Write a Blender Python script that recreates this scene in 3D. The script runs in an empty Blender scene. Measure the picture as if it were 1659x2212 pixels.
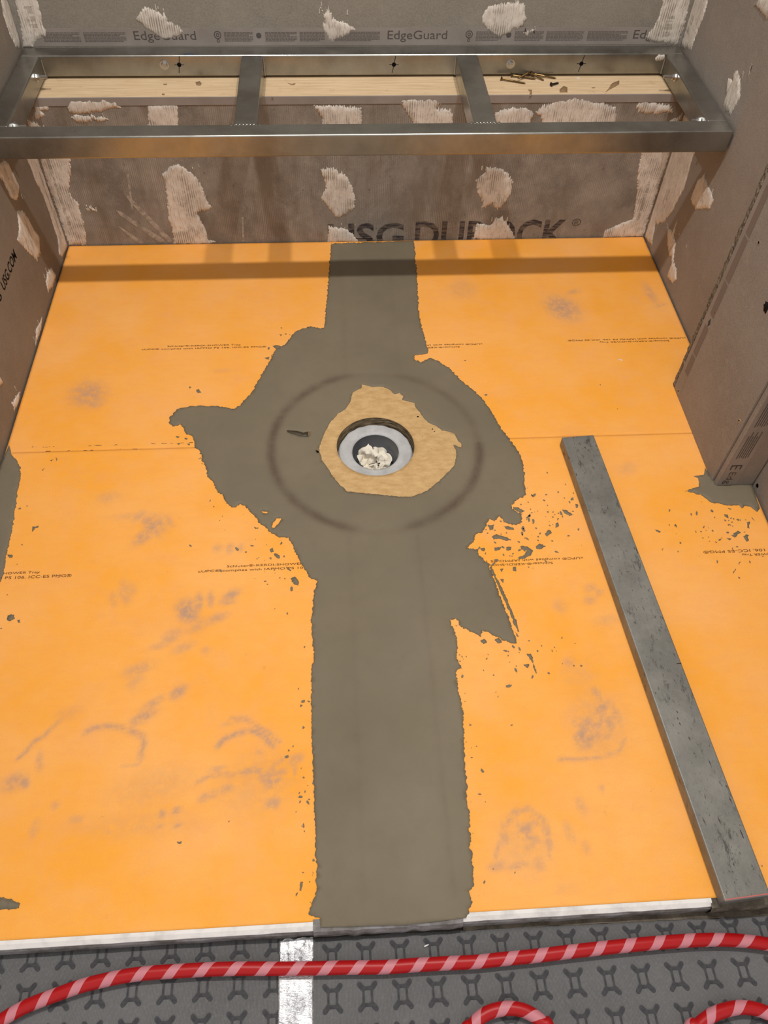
import bpy, bmesh, math, random
import numpy as np
from mathutils import Vector, Matrix, noise, geometry

# ------------------------------------------------------------------ camera, world, lights, exposure
scene = bpy.context.scene
COL = scene.collection
cam_data = bpy.data.cameras.new('camera')
cam_data.sensor_fit = 'HORIZONTAL'; cam_data.sensor_width = 36.0
cam_data.lens = 1694.21 / 1659 * 36.0
cam_data.clip_start = 0.02
cam = bpy.data.objects.new('camera', cam_data); COL.objects.link(cam)
cam.matrix_world = Matrix(((0.9981, 0.0337, -0.0514, -0.0717),
                           (-0.0578, 0.7982, -0.5997, -1.8263),
                           (0.0209, 0.6015, 0.7986, 1.2323),
                           (0, 0, 0, 1)))
scene.camera = cam

world = bpy.data.worlds.new('room_light'); scene.world = world
world.use_nodes = True
bg = world.node_tree.nodes['Background']
bg.inputs['Color'].default_value = (1.0, 0.97, 0.93, 1)
bg.inputs['Strength'].default_value = 0.60

def downlight(name, loc, power, radius, color=(1, 0.95, 0.89)):
    d = bpy.data.lights.new(name, 'AREA'); d.shape = 'DISK'; d.size = radius * 2
    d.energy = power; d.color = color
    o = bpy.data.objects.new(name, d); COL.objects.link(o); o.location = loc
    return o
downlight('ceiling_downlight', (0.40, -0.88, 2.45), 15.0, 0.035)
downlight('ceiling_downlight', (-0.40, -0.88, 2.45), 15.0, 0.035)

vs = scene.view_settings
scene.display_settings.display_device = 'sRGB'
vs.view_transform = 'Standard'; vs.look = 'None'; vs.exposure = 0.35; vs.gamma = 1.0
vs.use_curve_mapping = False

# ------------------------------------------------------------------ traced outlines, metres, on the real surfaces
D = {}
D['thinset_main'] = [(-0.0811,-0.0095),(-0.0846,-0.0762),(-0.0894,-0.1536),(-0.0954,-0.2455),(-0.1008,-0.3153),(-0.1034,-0.3458),(-0.1144,-0.3488),(-0.1342,-0.3414),(-0.1584,-0.3507),(-0.1736,-0.3601),(-0.1821,-0.3764),(-0.1884,-0.3957),(-0.2011,-0.4082),(-0.2158,-0.4205),(-0.2218,-0.4346),(-0.2267,-0.4501),(-0.2335,-0.47),(-0.2392,-0.4882),(-0.2506,-0.5179),(-0.2598,-0.5441),(-0.2738,-0.5726),(-0.2878,-0.5963),(-0.2953,-0.6044),(-0.3041,-0.6083),(-0.3174,-0.6022),(-0.3426,-0.5984),(-0.3678,-0.5961),(-0.3876,-0.5968),(-0.4074,-0.5988),(-0.4238,-0.6038),(-0.4294,-0.6161),(-0.4376,-0.6322),(-0.4362,-0.6459),(-0.4265,-0.6543),(-0.4124,-0.6495),(-0.4045,-0.6605),(-0.4003,-0.674),(-0.3881,-0.6811),(-0.379,-0.6972),(-0.3766,-0.7142),(-0.365,-0.7275),(-0.3581,-0.7531),(-0.3477,-0.7784),(-0.3426,-0.7969),(-0.3301,-0.8156),(-0.3213,-0.8361),(-0.3116,-0.8436),(-0.3044,-0.8579),(-0.2961,-0.8744),(-0.2842,-0.8772),(-0.2737,-0.8696),(-0.2645,-0.8735),(-0.25,-0.8946),(-0.2357,-0.9154),(-0.2218,-0.9315),(-0.2081,-0.9453),(-0.1947,-0.9535),(-0.1796,-0.9552),(-0.1706,-0.9696),(-0.1661,-0.9857),(-0.159,-1.007),(-0.1502,-1.0229),(-0.1451,-1.0334),(-0.1391,-1.0468),(-0.1238,-1.0545),(-0.1264,-1.0674),(-0.1307,-1.079),(-0.1316,-1.0984),(-0.1333,-1.1175),(-0.135,-1.1409),(-0.1343,-1.164),(-0.1327,-1.1866),(-0.1312,-1.2089),(-0.1344,-1.2261),(-0.1361,-1.26),(-0.1362,-1.3251),(-0.1355,-1.3562),(-0.1342,-1.3865),(-0.1328,-1.4159),(-0.1322,-1.4444),(-0.1316,-1.4722),(-0.1303,-1.4993),(-0.1298,-1.5256),(-0.1286,-1.5512),(-0.1294,-1.5761),(-0.1335,-1.5911),(-0.1401,-1.601),(-0.1401,-1.6099),(-0.1251,-1.6143),(-0.1239,-1.6266),(-0.0015,-1.6298),(0.0825,-1.6255),(0.0936,-1.6052),(0.0913,-1.5939),(0.0992,-1.5802),(0.0996,-1.5572),(0.1011,-1.5276),(0.1033,-1.4972),(0.1039,-1.4657),(0.106,-1.4267),(0.1077,-1.3929),(0.1117,-1.3511),(0.1147,-1.3137),(0.1123,-1.2949),(0.1114,-1.272),(0.1105,-1.2487),(0.1223,-1.2413),(0.1134,-1.223),(0.1196,-1.2009),(0.1173,-1.1717),(0.1119,-1.1451),(0.1223,-1.1443),(0.1319,-1.1597),(0.1473,-1.1731),(0.1611,-1.183),(0.1666,-1.1698),(0.1805,-1.1789),(0.1943,-1.1879),(0.2117,-1.197),(0.2227,-1.1984),(0.2206,-1.1766),(0.2157,-1.1465),(0.2108,-1.1156),(0.2057,-1.0839),(0.1991,-1.0466),(0.1971,-1.0324),(0.1837,-1.0126),(0.1815,-0.998),(0.1576,-0.9945),(0.1748,-0.9805),(0.1802,-0.9608),(0.1949,-0.9589),(0.2059,-0.9391),(0.2139,-0.9266),(0.2232,-0.9347),(0.2363,-0.9171),(0.2398,-0.9354),(0.2636,-0.9441),(0.2752,-0.9369),(0.2807,-0.9164),(0.2613,-0.9051),(0.263,-0.8946),(0.2783,-0.8792),(0.295,-0.8691),(0.2974,-0.8422),(0.3011,-0.806),(0.3024,-0.7686),(0.2893,-0.7296),(0.2708,-0.6894),(0.2618,-0.6483),(0.2433,-0.5987),(0.2266,-0.5693),(0.2044,-0.5392),(0.1782,-0.4932),(0.1542,-0.4694),(0.139,-0.4611),(0.1165,-0.4758),(0.1027,-0.4637),(0.1056,-0.4482),(0.1378,-0.4454),(0.1363,-0.4216),(0.1329,-0.3811),(0.1283,-0.3394),(0.1273,-0.3054),(0.1304,-0.2344),(0.1353,-0.1411),(0.1376,-0.0624),(0.1393,-0.0031)]
D['tan_hole'] = [(-0.0212,-0.543),(-0.0126,-0.5469),(0.0022,-0.551),(0.0246,-0.5518),(0.0367,-0.5593),(0.0506,-0.5756),(0.0607,-0.5725),(0.0687,-0.5833),(0.0654,-0.5936),(0.0809,-0.601),(0.0917,-0.6049),(0.0941,-0.6203),(0.1025,-0.6375),(0.1086,-0.6511),(0.117,-0.6647),(0.1329,-0.6751),(0.1458,-0.6903),(0.16,-0.6925),(0.1711,-0.701),(0.1738,-0.7187),(0.181,-0.7284),(0.1807,-0.741),(0.1697,-0.7343),(0.1629,-0.7309),(0.1682,-0.7467),(0.1643,-0.7713),(0.1588,-0.7893),(0.1482,-0.8009),(0.1352,-0.8152),(0.1224,-0.8294),(0.1001,-0.8488),(0.0857,-0.8582),(0.0649,-0.8659),(0.0404,-0.8648),(0.0183,-0.8611),(-0.0127,-0.855),(-0.0416,-0.8515),(-0.0638,-0.8463),(-0.0768,-0.8299),(-0.0899,-0.809),(-0.1009,-0.7848),(-0.112,-0.7633),(-0.1176,-0.7386),(-0.1175,-0.723),(-0.1114,-0.7044),(-0.104,-0.6791),(-0.0917,-0.6534),(-0.0768,-0.6308),(-0.0621,-0.6212),(-0.0492,-0.5979),(-0.042,-0.567),(-0.0331,-0.5603),(-0.0229,-0.5536)]
D['islands'] = [[(-0.2019,-0.9079),(-0.1929,-0.9083),(-0.1972,-0.9193),(-0.2067,-0.9311),(-0.2121,-0.9286),(-0.2071,-0.9166)],[(-0.2331,-0.8885),(-0.2186,-0.8914),(-0.222,-0.8958),(-0.2293,-0.8943)],[(0.2643,-0.8999),(0.2744,-0.903),(0.2857,-0.9114),(0.2723,-0.9161),(0.2651,-0.9079)]]
D['gouges'] = [[(-0.1866,-0.6764),(-0.1697,-0.6778),(-0.1502,-0.6838),(-0.1406,-0.6815),(-0.1406,-0.6966),(-0.1502,-0.6962),(-0.1695,-0.6889),(-0.1841,-0.6818)],[(-0.1263,-0.7326),(-0.1192,-0.738),(-0.1192,-0.743),(-0.1244,-0.7403)]]
D['thinset_left'] = [(-0.7593,-0.6953),(-0.7448,-0.7273),(-0.726,-0.7494),(-0.7172,-0.7812),(-0.7139,-0.8322),(-0.7089,-0.8813),(-0.7042,-0.9193),(-0.7025,-0.9516),(-0.7019,-0.9785),(-0.6975,-1.0137),(-0.7007,-1.0307),(-0.7097,-1.0625),(-0.7483,-1.0703),(-0.7623,-1.0406),(-0.7654,-0.9006),(-0.7642,-0.7555)]
D['thinset_right'] = [(0.6805,-0.8153),(0.6728,-0.8336),(0.6502,-0.836),(0.6578,-0.8414),(0.6563,-0.8529),(0.6522,-0.8643),(0.6352,-0.8685),(0.6204,-0.8745),(0.6359,-0.8792),(0.6501,-0.8838),(0.6566,-0.8921),(0.6631,-0.9004),(0.6652,-0.9061),(0.6787,-0.9082),(0.7011,-0.9147),(0.7097,-0.9119),(0.7194,-0.9139),(0.7231,-0.922),(0.7303,-0.916),(0.742,-0.9196),(0.7461,-0.9261),(0.7503,-0.9326),(0.7587,-0.925),(0.7682,-0.8592),(0.698,-0.8563),(0.6918,-0.8511),(0.6826,-0.8256)]
D['flakes'] = [[(0.2093,-0.9444),(0.2204,-0.9397),(0.2174,-0.9523),(0.21,-0.9545)],[(0.212,-0.9697),(0.221,-0.9641),(0.2386,-0.9709),(0.2477,-0.9787),(0.2393,-0.9798),(0.2276,-0.9754),(0.2152,-0.9758)],[(0.2383,-0.9456),(0.2565,-0.9489),(0.2578,-0.9541),(0.2435,-0.9524)],[(0.2637,-0.9942),(0.2759,-0.9948),(0.2856,-1.005),(0.2807,-1.0145),(0.2694,-1.0212),(0.2567,-1.0245),(0.2545,-1.0206),(0.2686,-1.014),(0.2743,-1.0045),(0.2645,-1.0016)],[(0.2922,-0.9955),(0.3015,-0.9895),(0.3125,-0.9964),(0.3032,-1.0023),(0.2932,-1.0014)],[(0.3159,-0.9667),(0.3258,-0.9585),(0.3288,-0.9647),(0.3187,-0.9743)],[(0.3409,-0.9449),(0.3471,-0.941),(0.3461,-0.9502),(0.3391,-0.954)],[(0.2419,-1.0415),(0.2481,-1.0403),(0.2458,-1.0496),(0.2408,-1.0485)],[(0.2349,-0.9954),(0.2452,-0.9949),(0.244,-1.0022),(0.2359,-1.0018)],[(0.2124,-0.9954),(0.2269,-0.9941),(0.2239,-1.0008),(0.2135,-1.0018)],[(0.1858,-0.9962),(0.1949,-0.9957),(0.1925,-1.0014),(0.1865,-1.0007)],[(0.2377,-1.2208),(0.2455,-1.2191),(0.2476,-1.2281),(0.2414,-1.2319)],[(0.2435,-1.2304),(0.2469,-1.2321),(0.2492,-1.2573),(0.2463,-1.2571)],[(0.1601,-1.1905),(0.168,-1.1875),(0.1716,-1.1943),(0.1649,-1.1969)],[(0.1865,-1.1896),(0.1944,-1.1871),(0.1971,-1.1943),(0.1911,-1.1969)],[(0.2243,-1.1767),(0.2277,-1.179),(0.2292,-1.1862),(0.2262,-1.1861)],[(0.2173,-1.0451),(0.2228,-1.043),(0.2194,-1.0499)],[(0.2141,-1.0669),(0.2209,-1.0662),(0.2181,-1.0744)],[(0.2289,-1.2405),(0.239,-1.2398),(0.2352,-1.2467)],[(0.3901,-0.8999),(0.3937,-0.899),(0.3928,-0.9075),(0.3894,-0.9073)],[(0.1981,-1.0395),(0.2012,-1.0373),(0.2186,-1.1026),(0.2296,-1.1557),(0.2318,-1.1771),(0.2292,-1.177),(0.2209,-1.138),(0.2115,-1.0977)],[(0.3615,-0.9101),(0.3704,-0.9139),(0.3819,-0.9245),(0.3719,-0.9264),(0.3636,-0.9203)],[(0.7206,-0.9572),(0.7285,-0.9542),(0.7215,-0.9705),(0.7172,-0.9696)],[(0.6862,-0.9821),(0.6964,-0.976),(0.7007,-0.9811),(0.6918,-0.9856),(0.6838,-0.9933)],[(0.7015,-0.9892),(0.7119,-0.9864),(0.7102,-0.9993),(0.7051,-1.0023),(0.7025,-0.9941)],[(0.6678,-0.9926),(0.6763,-0.994),(0.6714,-0.9983)],[(0.6823,-0.9355),(0.6886,-0.9374),(0.6886,-0.9458),(0.6821,-0.9405)],[(0.7347,-0.9444),(0.7386,-0.953),(0.7351,-0.9512)],[(0.5337,-0.9657),(0.5444,-0.9711),(0.5404,-0.9758),(0.535,-0.9707)],[(0.5344,-1.0124),(0.5389,-1.0103),(0.5344,-1.0171)],[(0.6729,-1.0496),(0.6779,-1.0468),(0.6727,-1.0542)],[(0.656,-1.0688),(0.6632,-1.063),(0.6576,-1.0719),(0.6532,-1.0732)],[(0.6941,-0.9207),(0.7018,-0.9227),(0.6982,-0.9253)],[(-0.6708,-1.1021),(-0.661,-1.1006),(-0.6575,-1.1086),(-0.665,-1.113),(-0.6694,-1.1112)],[(-0.6524,-1.112),(-0.6469,-1.1111),(-0.6454,-1.1178),(-0.6507,-1.1168)],[(-0.7011,-0.9706),(-0.691,-0.9724),(-0.6908,-0.978),(-0.6967,-0.9787)],[(-0.6686,-0.908),(-0.6561,-0.9062),(-0.6561,-0.9099),(-0.6623,-0.9119),(-0.6662,-0.9196)],[(-0.1743,-1.047),(-0.1654,-1.0432),(-0.1581,-1.0541),(-0.1588,-1.0633),(-0.167,-1.06)],[(-0.1819,-1.021),(-0.1728,-1.0279),(-0.172,-1.0313),(-0.1782,-1.0276)],[(-0.2455,-0.927),(-0.236,-0.9288),(-0.2378,-0.9325),(-0.2434,-0.9317)],[(-0.2139,-0.9799),(-0.2085,-0.977),(-0.2057,-0.9848),(-0.21,-0.9877)],[(-0.2044,-0.9915),(-0.1989,-0.9908),(-0.1943,-1.0008),(-0.1987,-1.0015)],[(-0.2151,-0.9999),(-0.209,-0.9992),(-0.2103,-1.0036)],[(-0.5862,-1.564),(-0.5724,-1.5634),(-0.5633,-1.5665),(-0.548,-1.5726),(-0.548,-1.579),(-0.5632,-1.5795),(-0.583,-1.5779)],[(-0.3356,-1.501),(-0.3286,-1.5),(-0.3285,-1.5034),(-0.3317,-1.5041)],[(-0.1538,-1.2943),(-0.1512,-1.2951),(-0.1522,-1.2979)],[(-0.1593,-1.5804),(-0.1564,-1.5792),(-0.1578,-1.5845)],[(-0.1347,-1.5535),(-0.1327,-1.5544),(-0.1345,-1.5589)],[(-0.1516,-1.5661),(-0.1499,-1.5662),(-0.1507,-1.5777),(-0.1524,-1.5776)],[(-0.6682,-0.7399),(-0.6608,-0.7376),(-0.6647,-0.7437)],[(-0.6578,-0.7324),(-0.6534,-0.7368),(-0.6546,-0.7431)],[(-0.6787,-0.7656),(-0.6746,-0.7606),(-0.676,-0.7693)],[(-0.4047,-0.5349),(-0.3985,-0.5376),(-0.4025,-0.5412)],[(-0.3879,-0.546),(-0.3825,-0.5443),(-0.3765,-0.5543),(-0.384,-0.5565)],[(-0.4189,-0.6848),(-0.4109,-0.6835),(-0.4124,-0.689)],[(-0.4001,-0.6894),(-0.393,-0.6919),(-0.3976,-0.6951)],[(-0.4149,-0.7043),(-0.4089,-0.7034),(-0.4092,-0.7089)],[(-0.3933,-0.7062),(-0.3865,-0.7054),(-0.3881,-0.7108)],[(-0.3854,-0.6722),(-0.3815,-0.6701),(-0.383,-0.6768)],[(-0.2091,-0.3659),(-0.2022,-0.3675),(-0.2053,-0.373)],[(-0.2241,-0.4067),(-0.2082,-0.4058),(-0.2013,-0.4115),(-0.2171,-0.415)],[(-0.2408,-0.4475),(-0.2297,-0.444),(-0.2317,-0.4544)]]
D['mud'] = [('wall_back',[(-0.4964,0.4844),(-0.4704,0.5099),(-0.448,0.496),(-0.4306,0.4937),(-0.4309,0.4796),(-0.407,0.4701),(-0.3971,0.4533),(-0.4171,0.4437),(-0.4487,0.4423),(-0.4667,0.4559),(-0.4842,0.4702)]),('wall_back',[(-0.0851,0.5074),(-0.0779,0.4934),(-0.0669,0.5074),(-0.0574,0.4815),(-0.0261,0.4743),(-0.0077,0.4622),(-0.0265,0.4501),(-0.0642,0.4344),(-0.0794,0.4551),(-0.0841,0.4686),(-0.0759,0.4768)]),('wall_back',[(-0.747,0.5347),(-0.6979,0.5347),(-0.7032,0.5031),(-0.7031,0.48),(-0.7045,0.4516),(-0.7356,0.4347),(-0.7414,0.425),(-0.7646,0.425),(-0.7581,0.4517)]),('wall_back',[(0.2804,0.4883),(0.2936,0.5095),(0.3349,0.5165),(0.3722,0.5142),(0.3853,0.4834),(0.3797,0.4689),(0.3393,0.4493),(0.3239,0.4434),(0.3001,0.4592),(0.2875,0.4738)]),('wall_back',[(0.3821,0.4541),(0.4105,0.4629),(0.4039,0.4541),(0.3915,0.4467)]),('wall_back',[(0.7558,0.5352),(0.6916,0.5351),(0.694,0.4927),(0.6904,0.4684),(0.6757,0.4435),(0.6898,0.4334),(0.7587,0.4282),(0.7605,0.4732)]),('wall_left',[(0.182,0.5187),(0.1117,0.5437),(0.0854,0.5134),(0.0858,0.4721),(0.0977,0.4436),(0.1215,0.429),(0.1496,0.4467)]),('wall_right',[(0.1529,0.5295),(0.1418,0.4713),(0.1414,0.4238),(0.0737,0.4441),(0.0697,0.48),(0.0597,0.517),(0.067,0.56)]),('wall_right',[(-0.15,0.617),(-0.1646,0.6383),(-0.2262,0.6604),(-0.2515,0.6388),(-0.2151,0.6171)]),('wall_knee',[(-0.4841,0.1931),(-0.4612,0.2105),(-0.4405,0.2179),(-0.4215,0.2012),(-0.4023,0.1831),(-0.3923,0.1587),(-0.3887,0.1276),(-0.3783,0.102),(-0.4182,0.0884),(-0.4107,0.0634),(-0.4032,0.0365),(-0.4015,0.0091),(-0.3813,0.0039),(-0.4035,-0.0033),(-0.4935,-0.0017),(-0.4889,0.038),(-0.4912,0.0713),(-0.4882,0.1101),(-0.4823,0.1599)]),('wall_knee',[(-0.0997,0.2004),(-0.0741,0.206),(-0.0406,0.1876),(-0.0238,0.16),(-0.0155,0.1223),(-0.0186,0.0966),(-0.0427,0.074),(-0.0666,0.0711),(-0.0836,0.0976),(-0.1029,0.1267),(-0.0873,0.1546)]),('wall_knee',[(-0.0903,-0.0049),(-0.0855,0.0446),(-0.0735,0.041),(-0.0434,0.0371),(-0.0254,0.0231),(-0.0073,-0.0015),(-0.0104,-0.0064)]),('wall_knee',[(-0.6908,0.1048),(-0.6733,0.1065),(-0.6629,0.1025),(-0.6753,0.0988),(-0.6892,0.1003)]),('wall_knee',[(-0.7625,0.33),(-0.6948,0.2947),(-0.6928,0.2334),(-0.6952,0.2161),(-0.7082,0.181),(-0.7199,0.1508),(-0.716,0.1354),(-0.7056,0.1227),(-0.708,0.0942),(-0.7067,0.0682),(-0.7102,0.0351),(-0.7184,0.0011),(-0.7625,0)]),('wall_left',[(0,0.33),(-0.0898,0.3468),(-0.0615,0.268),(-0.0574,0.2149),(-0.0411,0.1579),(-0.0434,0.1034),(-0.0479,0.0545),(-0.0738,0.0254),(-0.0601,0.009),(0,0)]),('wall_knee',[(0.2862,0.1683),(0.3098,0.1894),(0.3081,0.2033),(0.3433,0.1993),(0.3689,0.1826),(0.3828,0.1609),(0.3799,0.1294),(0.3712,0.107),(0.3533,0.0844),(0.3386,0.1043),(0.3105,0.0883),(0.3141,0.1079),(0.2965,0.1306)]),('wall_knee',[(0.2997,-0.0035),(0.3035,0.0449),(0.3409,0.0409),(0.3504,0.0611),(0.3683,0.0642),(0.3836,0.0436),(0.4028,0.0192),(0.4148,-0.0056)]),('wall_knee',[(0.6529,-0.0042),(0.6536,0.0183),(0.6673,0.0265),(0.6893,0.0385),(0.7201,0.0518),(0.7175,0.0721),(0.7124,0.1119),(0.7009,0.1631),(0.6933,0.2001),(0.6918,0.2301),(0.6915,0.2765),(0.7625,0.33),(0.7633,-0.0029)]),('wall_right',[(0,0.33),(-0.1227,0.3502),(-0.1169,0.2929),(-0.1217,0.2561),(-0.1268,0.2182),(-0.1087,0.146),(-0.0803,0.0959),(-0.0393,0.0628),(-0.0476,0.0409),(-0.0592,0.0139),(0,0)]),('wall_right',[(-0.1964,0.2899),(-0.2184,0.2925),(-0.2344,0.2839),(-0.2621,0.2863),(-0.2828,0.2787),(-0.2774,0.2571),(-0.2446,0.2367),(-0.221,0.2178),(-0.1955,0.2169),(-0.1761,0.2221),(-0.1763,0.2454),(-0.1792,0.2658)]),('wall_right',[(-0.0995,0.1048),(-0.1139,0.1023),(-0.1455,0.1113),(-0.1482,0.1384),(-0.1568,0.121),(-0.1617,0.1102),(-0.1836,0.1038),(-0.195,0.0807),(-0.2081,0.0658),(-0.233,0.0667),(-0.2507,0.0478),(-0.2386,0.0289),(-0.2012,0.0214),(-0.2007,0.0557),(-0.1854,0.0693),(-0.1748,0.0619),(-0.1409,0.0749),(-0.1231,0.0941)]),('wall_right',[(-0.1762,0.5072),(-0.1966,0.5031),(-0.2176,0.4895),(-0.2293,0.475),(-0.2228,0.4533),(-0.217,0.4349),(-0.188,0.4313),(-0.1704,0.4368),(-0.1683,0.4532),(-0.1525,0.4716),(-0.1533,0.4805),(-0.1763,0.4841),(-0.1697,0.4944)]),('wall_right',[(-0.2287,0.5365),(-0.2328,0.5224),(-0.2315,0.517),(-0.2262,0.5195),(-0.2246,0.5315)]),('wall_left',[(-0.2451,0.3627),(-0.1752,0.3284),(-0.1615,0.2891),(-0.1589,0.2596),(-0.1961,0.2487),(-0.223,0.2744),(-0.2278,0.3181),(-0.2503,0.3485)]),('wall_left',[(-0.2191,0.2341),(-0.1901,0.2208),(-0.1747,0.1913),(-0.1668,0.1555),(-0.1517,0.1298),(-0.1792,0.1056),(-0.2117,0.1066),(-0.242,0.149),(-0.2726,0.2004),(-0.24,0.2085)]),('wall_left',[(-0.1823,0.0524),(-0.1513,0.0413),(-0.1395,0.0095),(-0.1763,0.0104),(-0.2189,0.0223),(-0.2088,0.0434)]),('wall_left',[(-0.3577,0.0225),(-0.3042,0.0135),(-0.3336,0.0024),(-0.3923,0.005)]),('wall_left',[(-0.5979,0.0252),(-0.5459,0.0095),(-0.5683,0.0016),(-0.6019,0.0084)]),('wall_left',[(-0.6014,0.1137),(-0.593,0.0837),(-0.6256,0.0928)]),('wall_knee',[(-0.6655,0.3526),(-0.6524,0.3709),(-0.581,0.3714),(-0.5514,0.3672),(-0.5437,0.3528),(-0.571,0.3509),(-0.588,0.3448),(-0.646,0.34),(-0.6605,0.3432)]),('wall_knee',[(-0.7323,0.3592),(-0.7043,0.359),(-0.704,0.3487),(-0.7258,0.3479),(-0.7163,0.3374),(-0.7428,0.3271)]),('wall_knee',[(-0.4817,0.3575),(-0.4504,0.3593),(-0.4166,0.3601),(-0.4246,0.3031),(-0.4934,0.3037)]),('wall_knee',[(-0.1116,0.3528),(-0.0744,0.3557),(-0.0003,0.3489),(0.0023,0.2994),(-0.0954,0.3003),(-0.0888,0.3273)]),('wall_knee',[(-0.6639,0.3318),(-0.6469,0.3369),(-0.6012,0.3339),(-0.5774,0.3258),(-0.5936,0.3233),(-0.6515,0.3211)]),('wall_knee',[(0.0845,0.3692),(0.1588,0.3708),(0.1923,0.3654),(0.1739,0.3466),(0.2092,0.3437),(0.2171,0.3168),(0.2133,0.2976),(0.1308,0.2983)]),('wall_knee',[(0.3133,0.3349),(0.3553,0.3464),(0.3884,0.344),(0.4054,0.3342),(0.3987,0.3153),(0.402,0.296),(0.3213,0.2967)]),('wall_knee',[(0.4092,0.3342),(0.4304,0.3527),(0.4553,0.3647),(0.503,0.3702),(0.549,0.3599),(0.5965,0.3457),(0.6027,0.3328),(0.61,0.2942),(0.4356,0.2957),(0.4251,0.3222)]),('wall_knee',[(0.6467,0.3539),(0.6681,0.3654),(0.6763,0.3564),(0.729,0.3469),(0.7386,0.3345),(0.7011,0.3293),(0.6553,0.3335)])]
D['hose_main'] = [(-0.5821,-1.73),(-0.5507,-1.7118),(-0.5345,-1.703),(-0.515,-1.6949),(-0.4802,-1.6848),(-0.4507,-1.677),(-0.4205,-1.6719),(-0.3898,-1.6681),(-0.3586,-1.6665),(-0.3208,-1.6664),(-0.2796,-1.6667),(-0.2319,-1.6685),(-0.184,-1.6712),(-0.136,-1.6733),(-0.088,-1.6751),(-0.0369,-1.6774),(0.0119,-1.6773),(0.0606,-1.6777),(0.0931,-1.6781),(0.1259,-1.677),(0.1754,-1.6755),(0.2254,-1.6731),(0.2757,-1.671),(0.3262,-1.6694),(0.3767,-1.6686),(0.4104,-1.6687),(0.4439,-1.67),(0.4766,-1.6732),(0.5114,-1.6795),(0.5417,-1.6899),(0.5692,-1.7058)]
D['hose_loop1'] = [(0.0579,-1.7841),(0.0667,-1.7668),(0.0752,-1.7557),(0.0841,-1.7471),(0.0977,-1.7399),(0.114,-1.7361),(0.1316,-1.7355),(0.1485,-1.7388),(0.163,-1.7463),(0.1739,-1.7561),(0.1795,-1.7681),(0.1799,-1.791)]
D['hose_loop2'] = [(0.3516,-1.8008),(0.3668,-1.7813),(0.3831,-1.7692),(0.4021,-1.7597),(0.4231,-1.7543),(0.4465,-1.7521),(0.468,-1.7555),(0.4847,-1.7631),(0.4994,-1.7758),(0.5052,-1.7943)]
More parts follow.
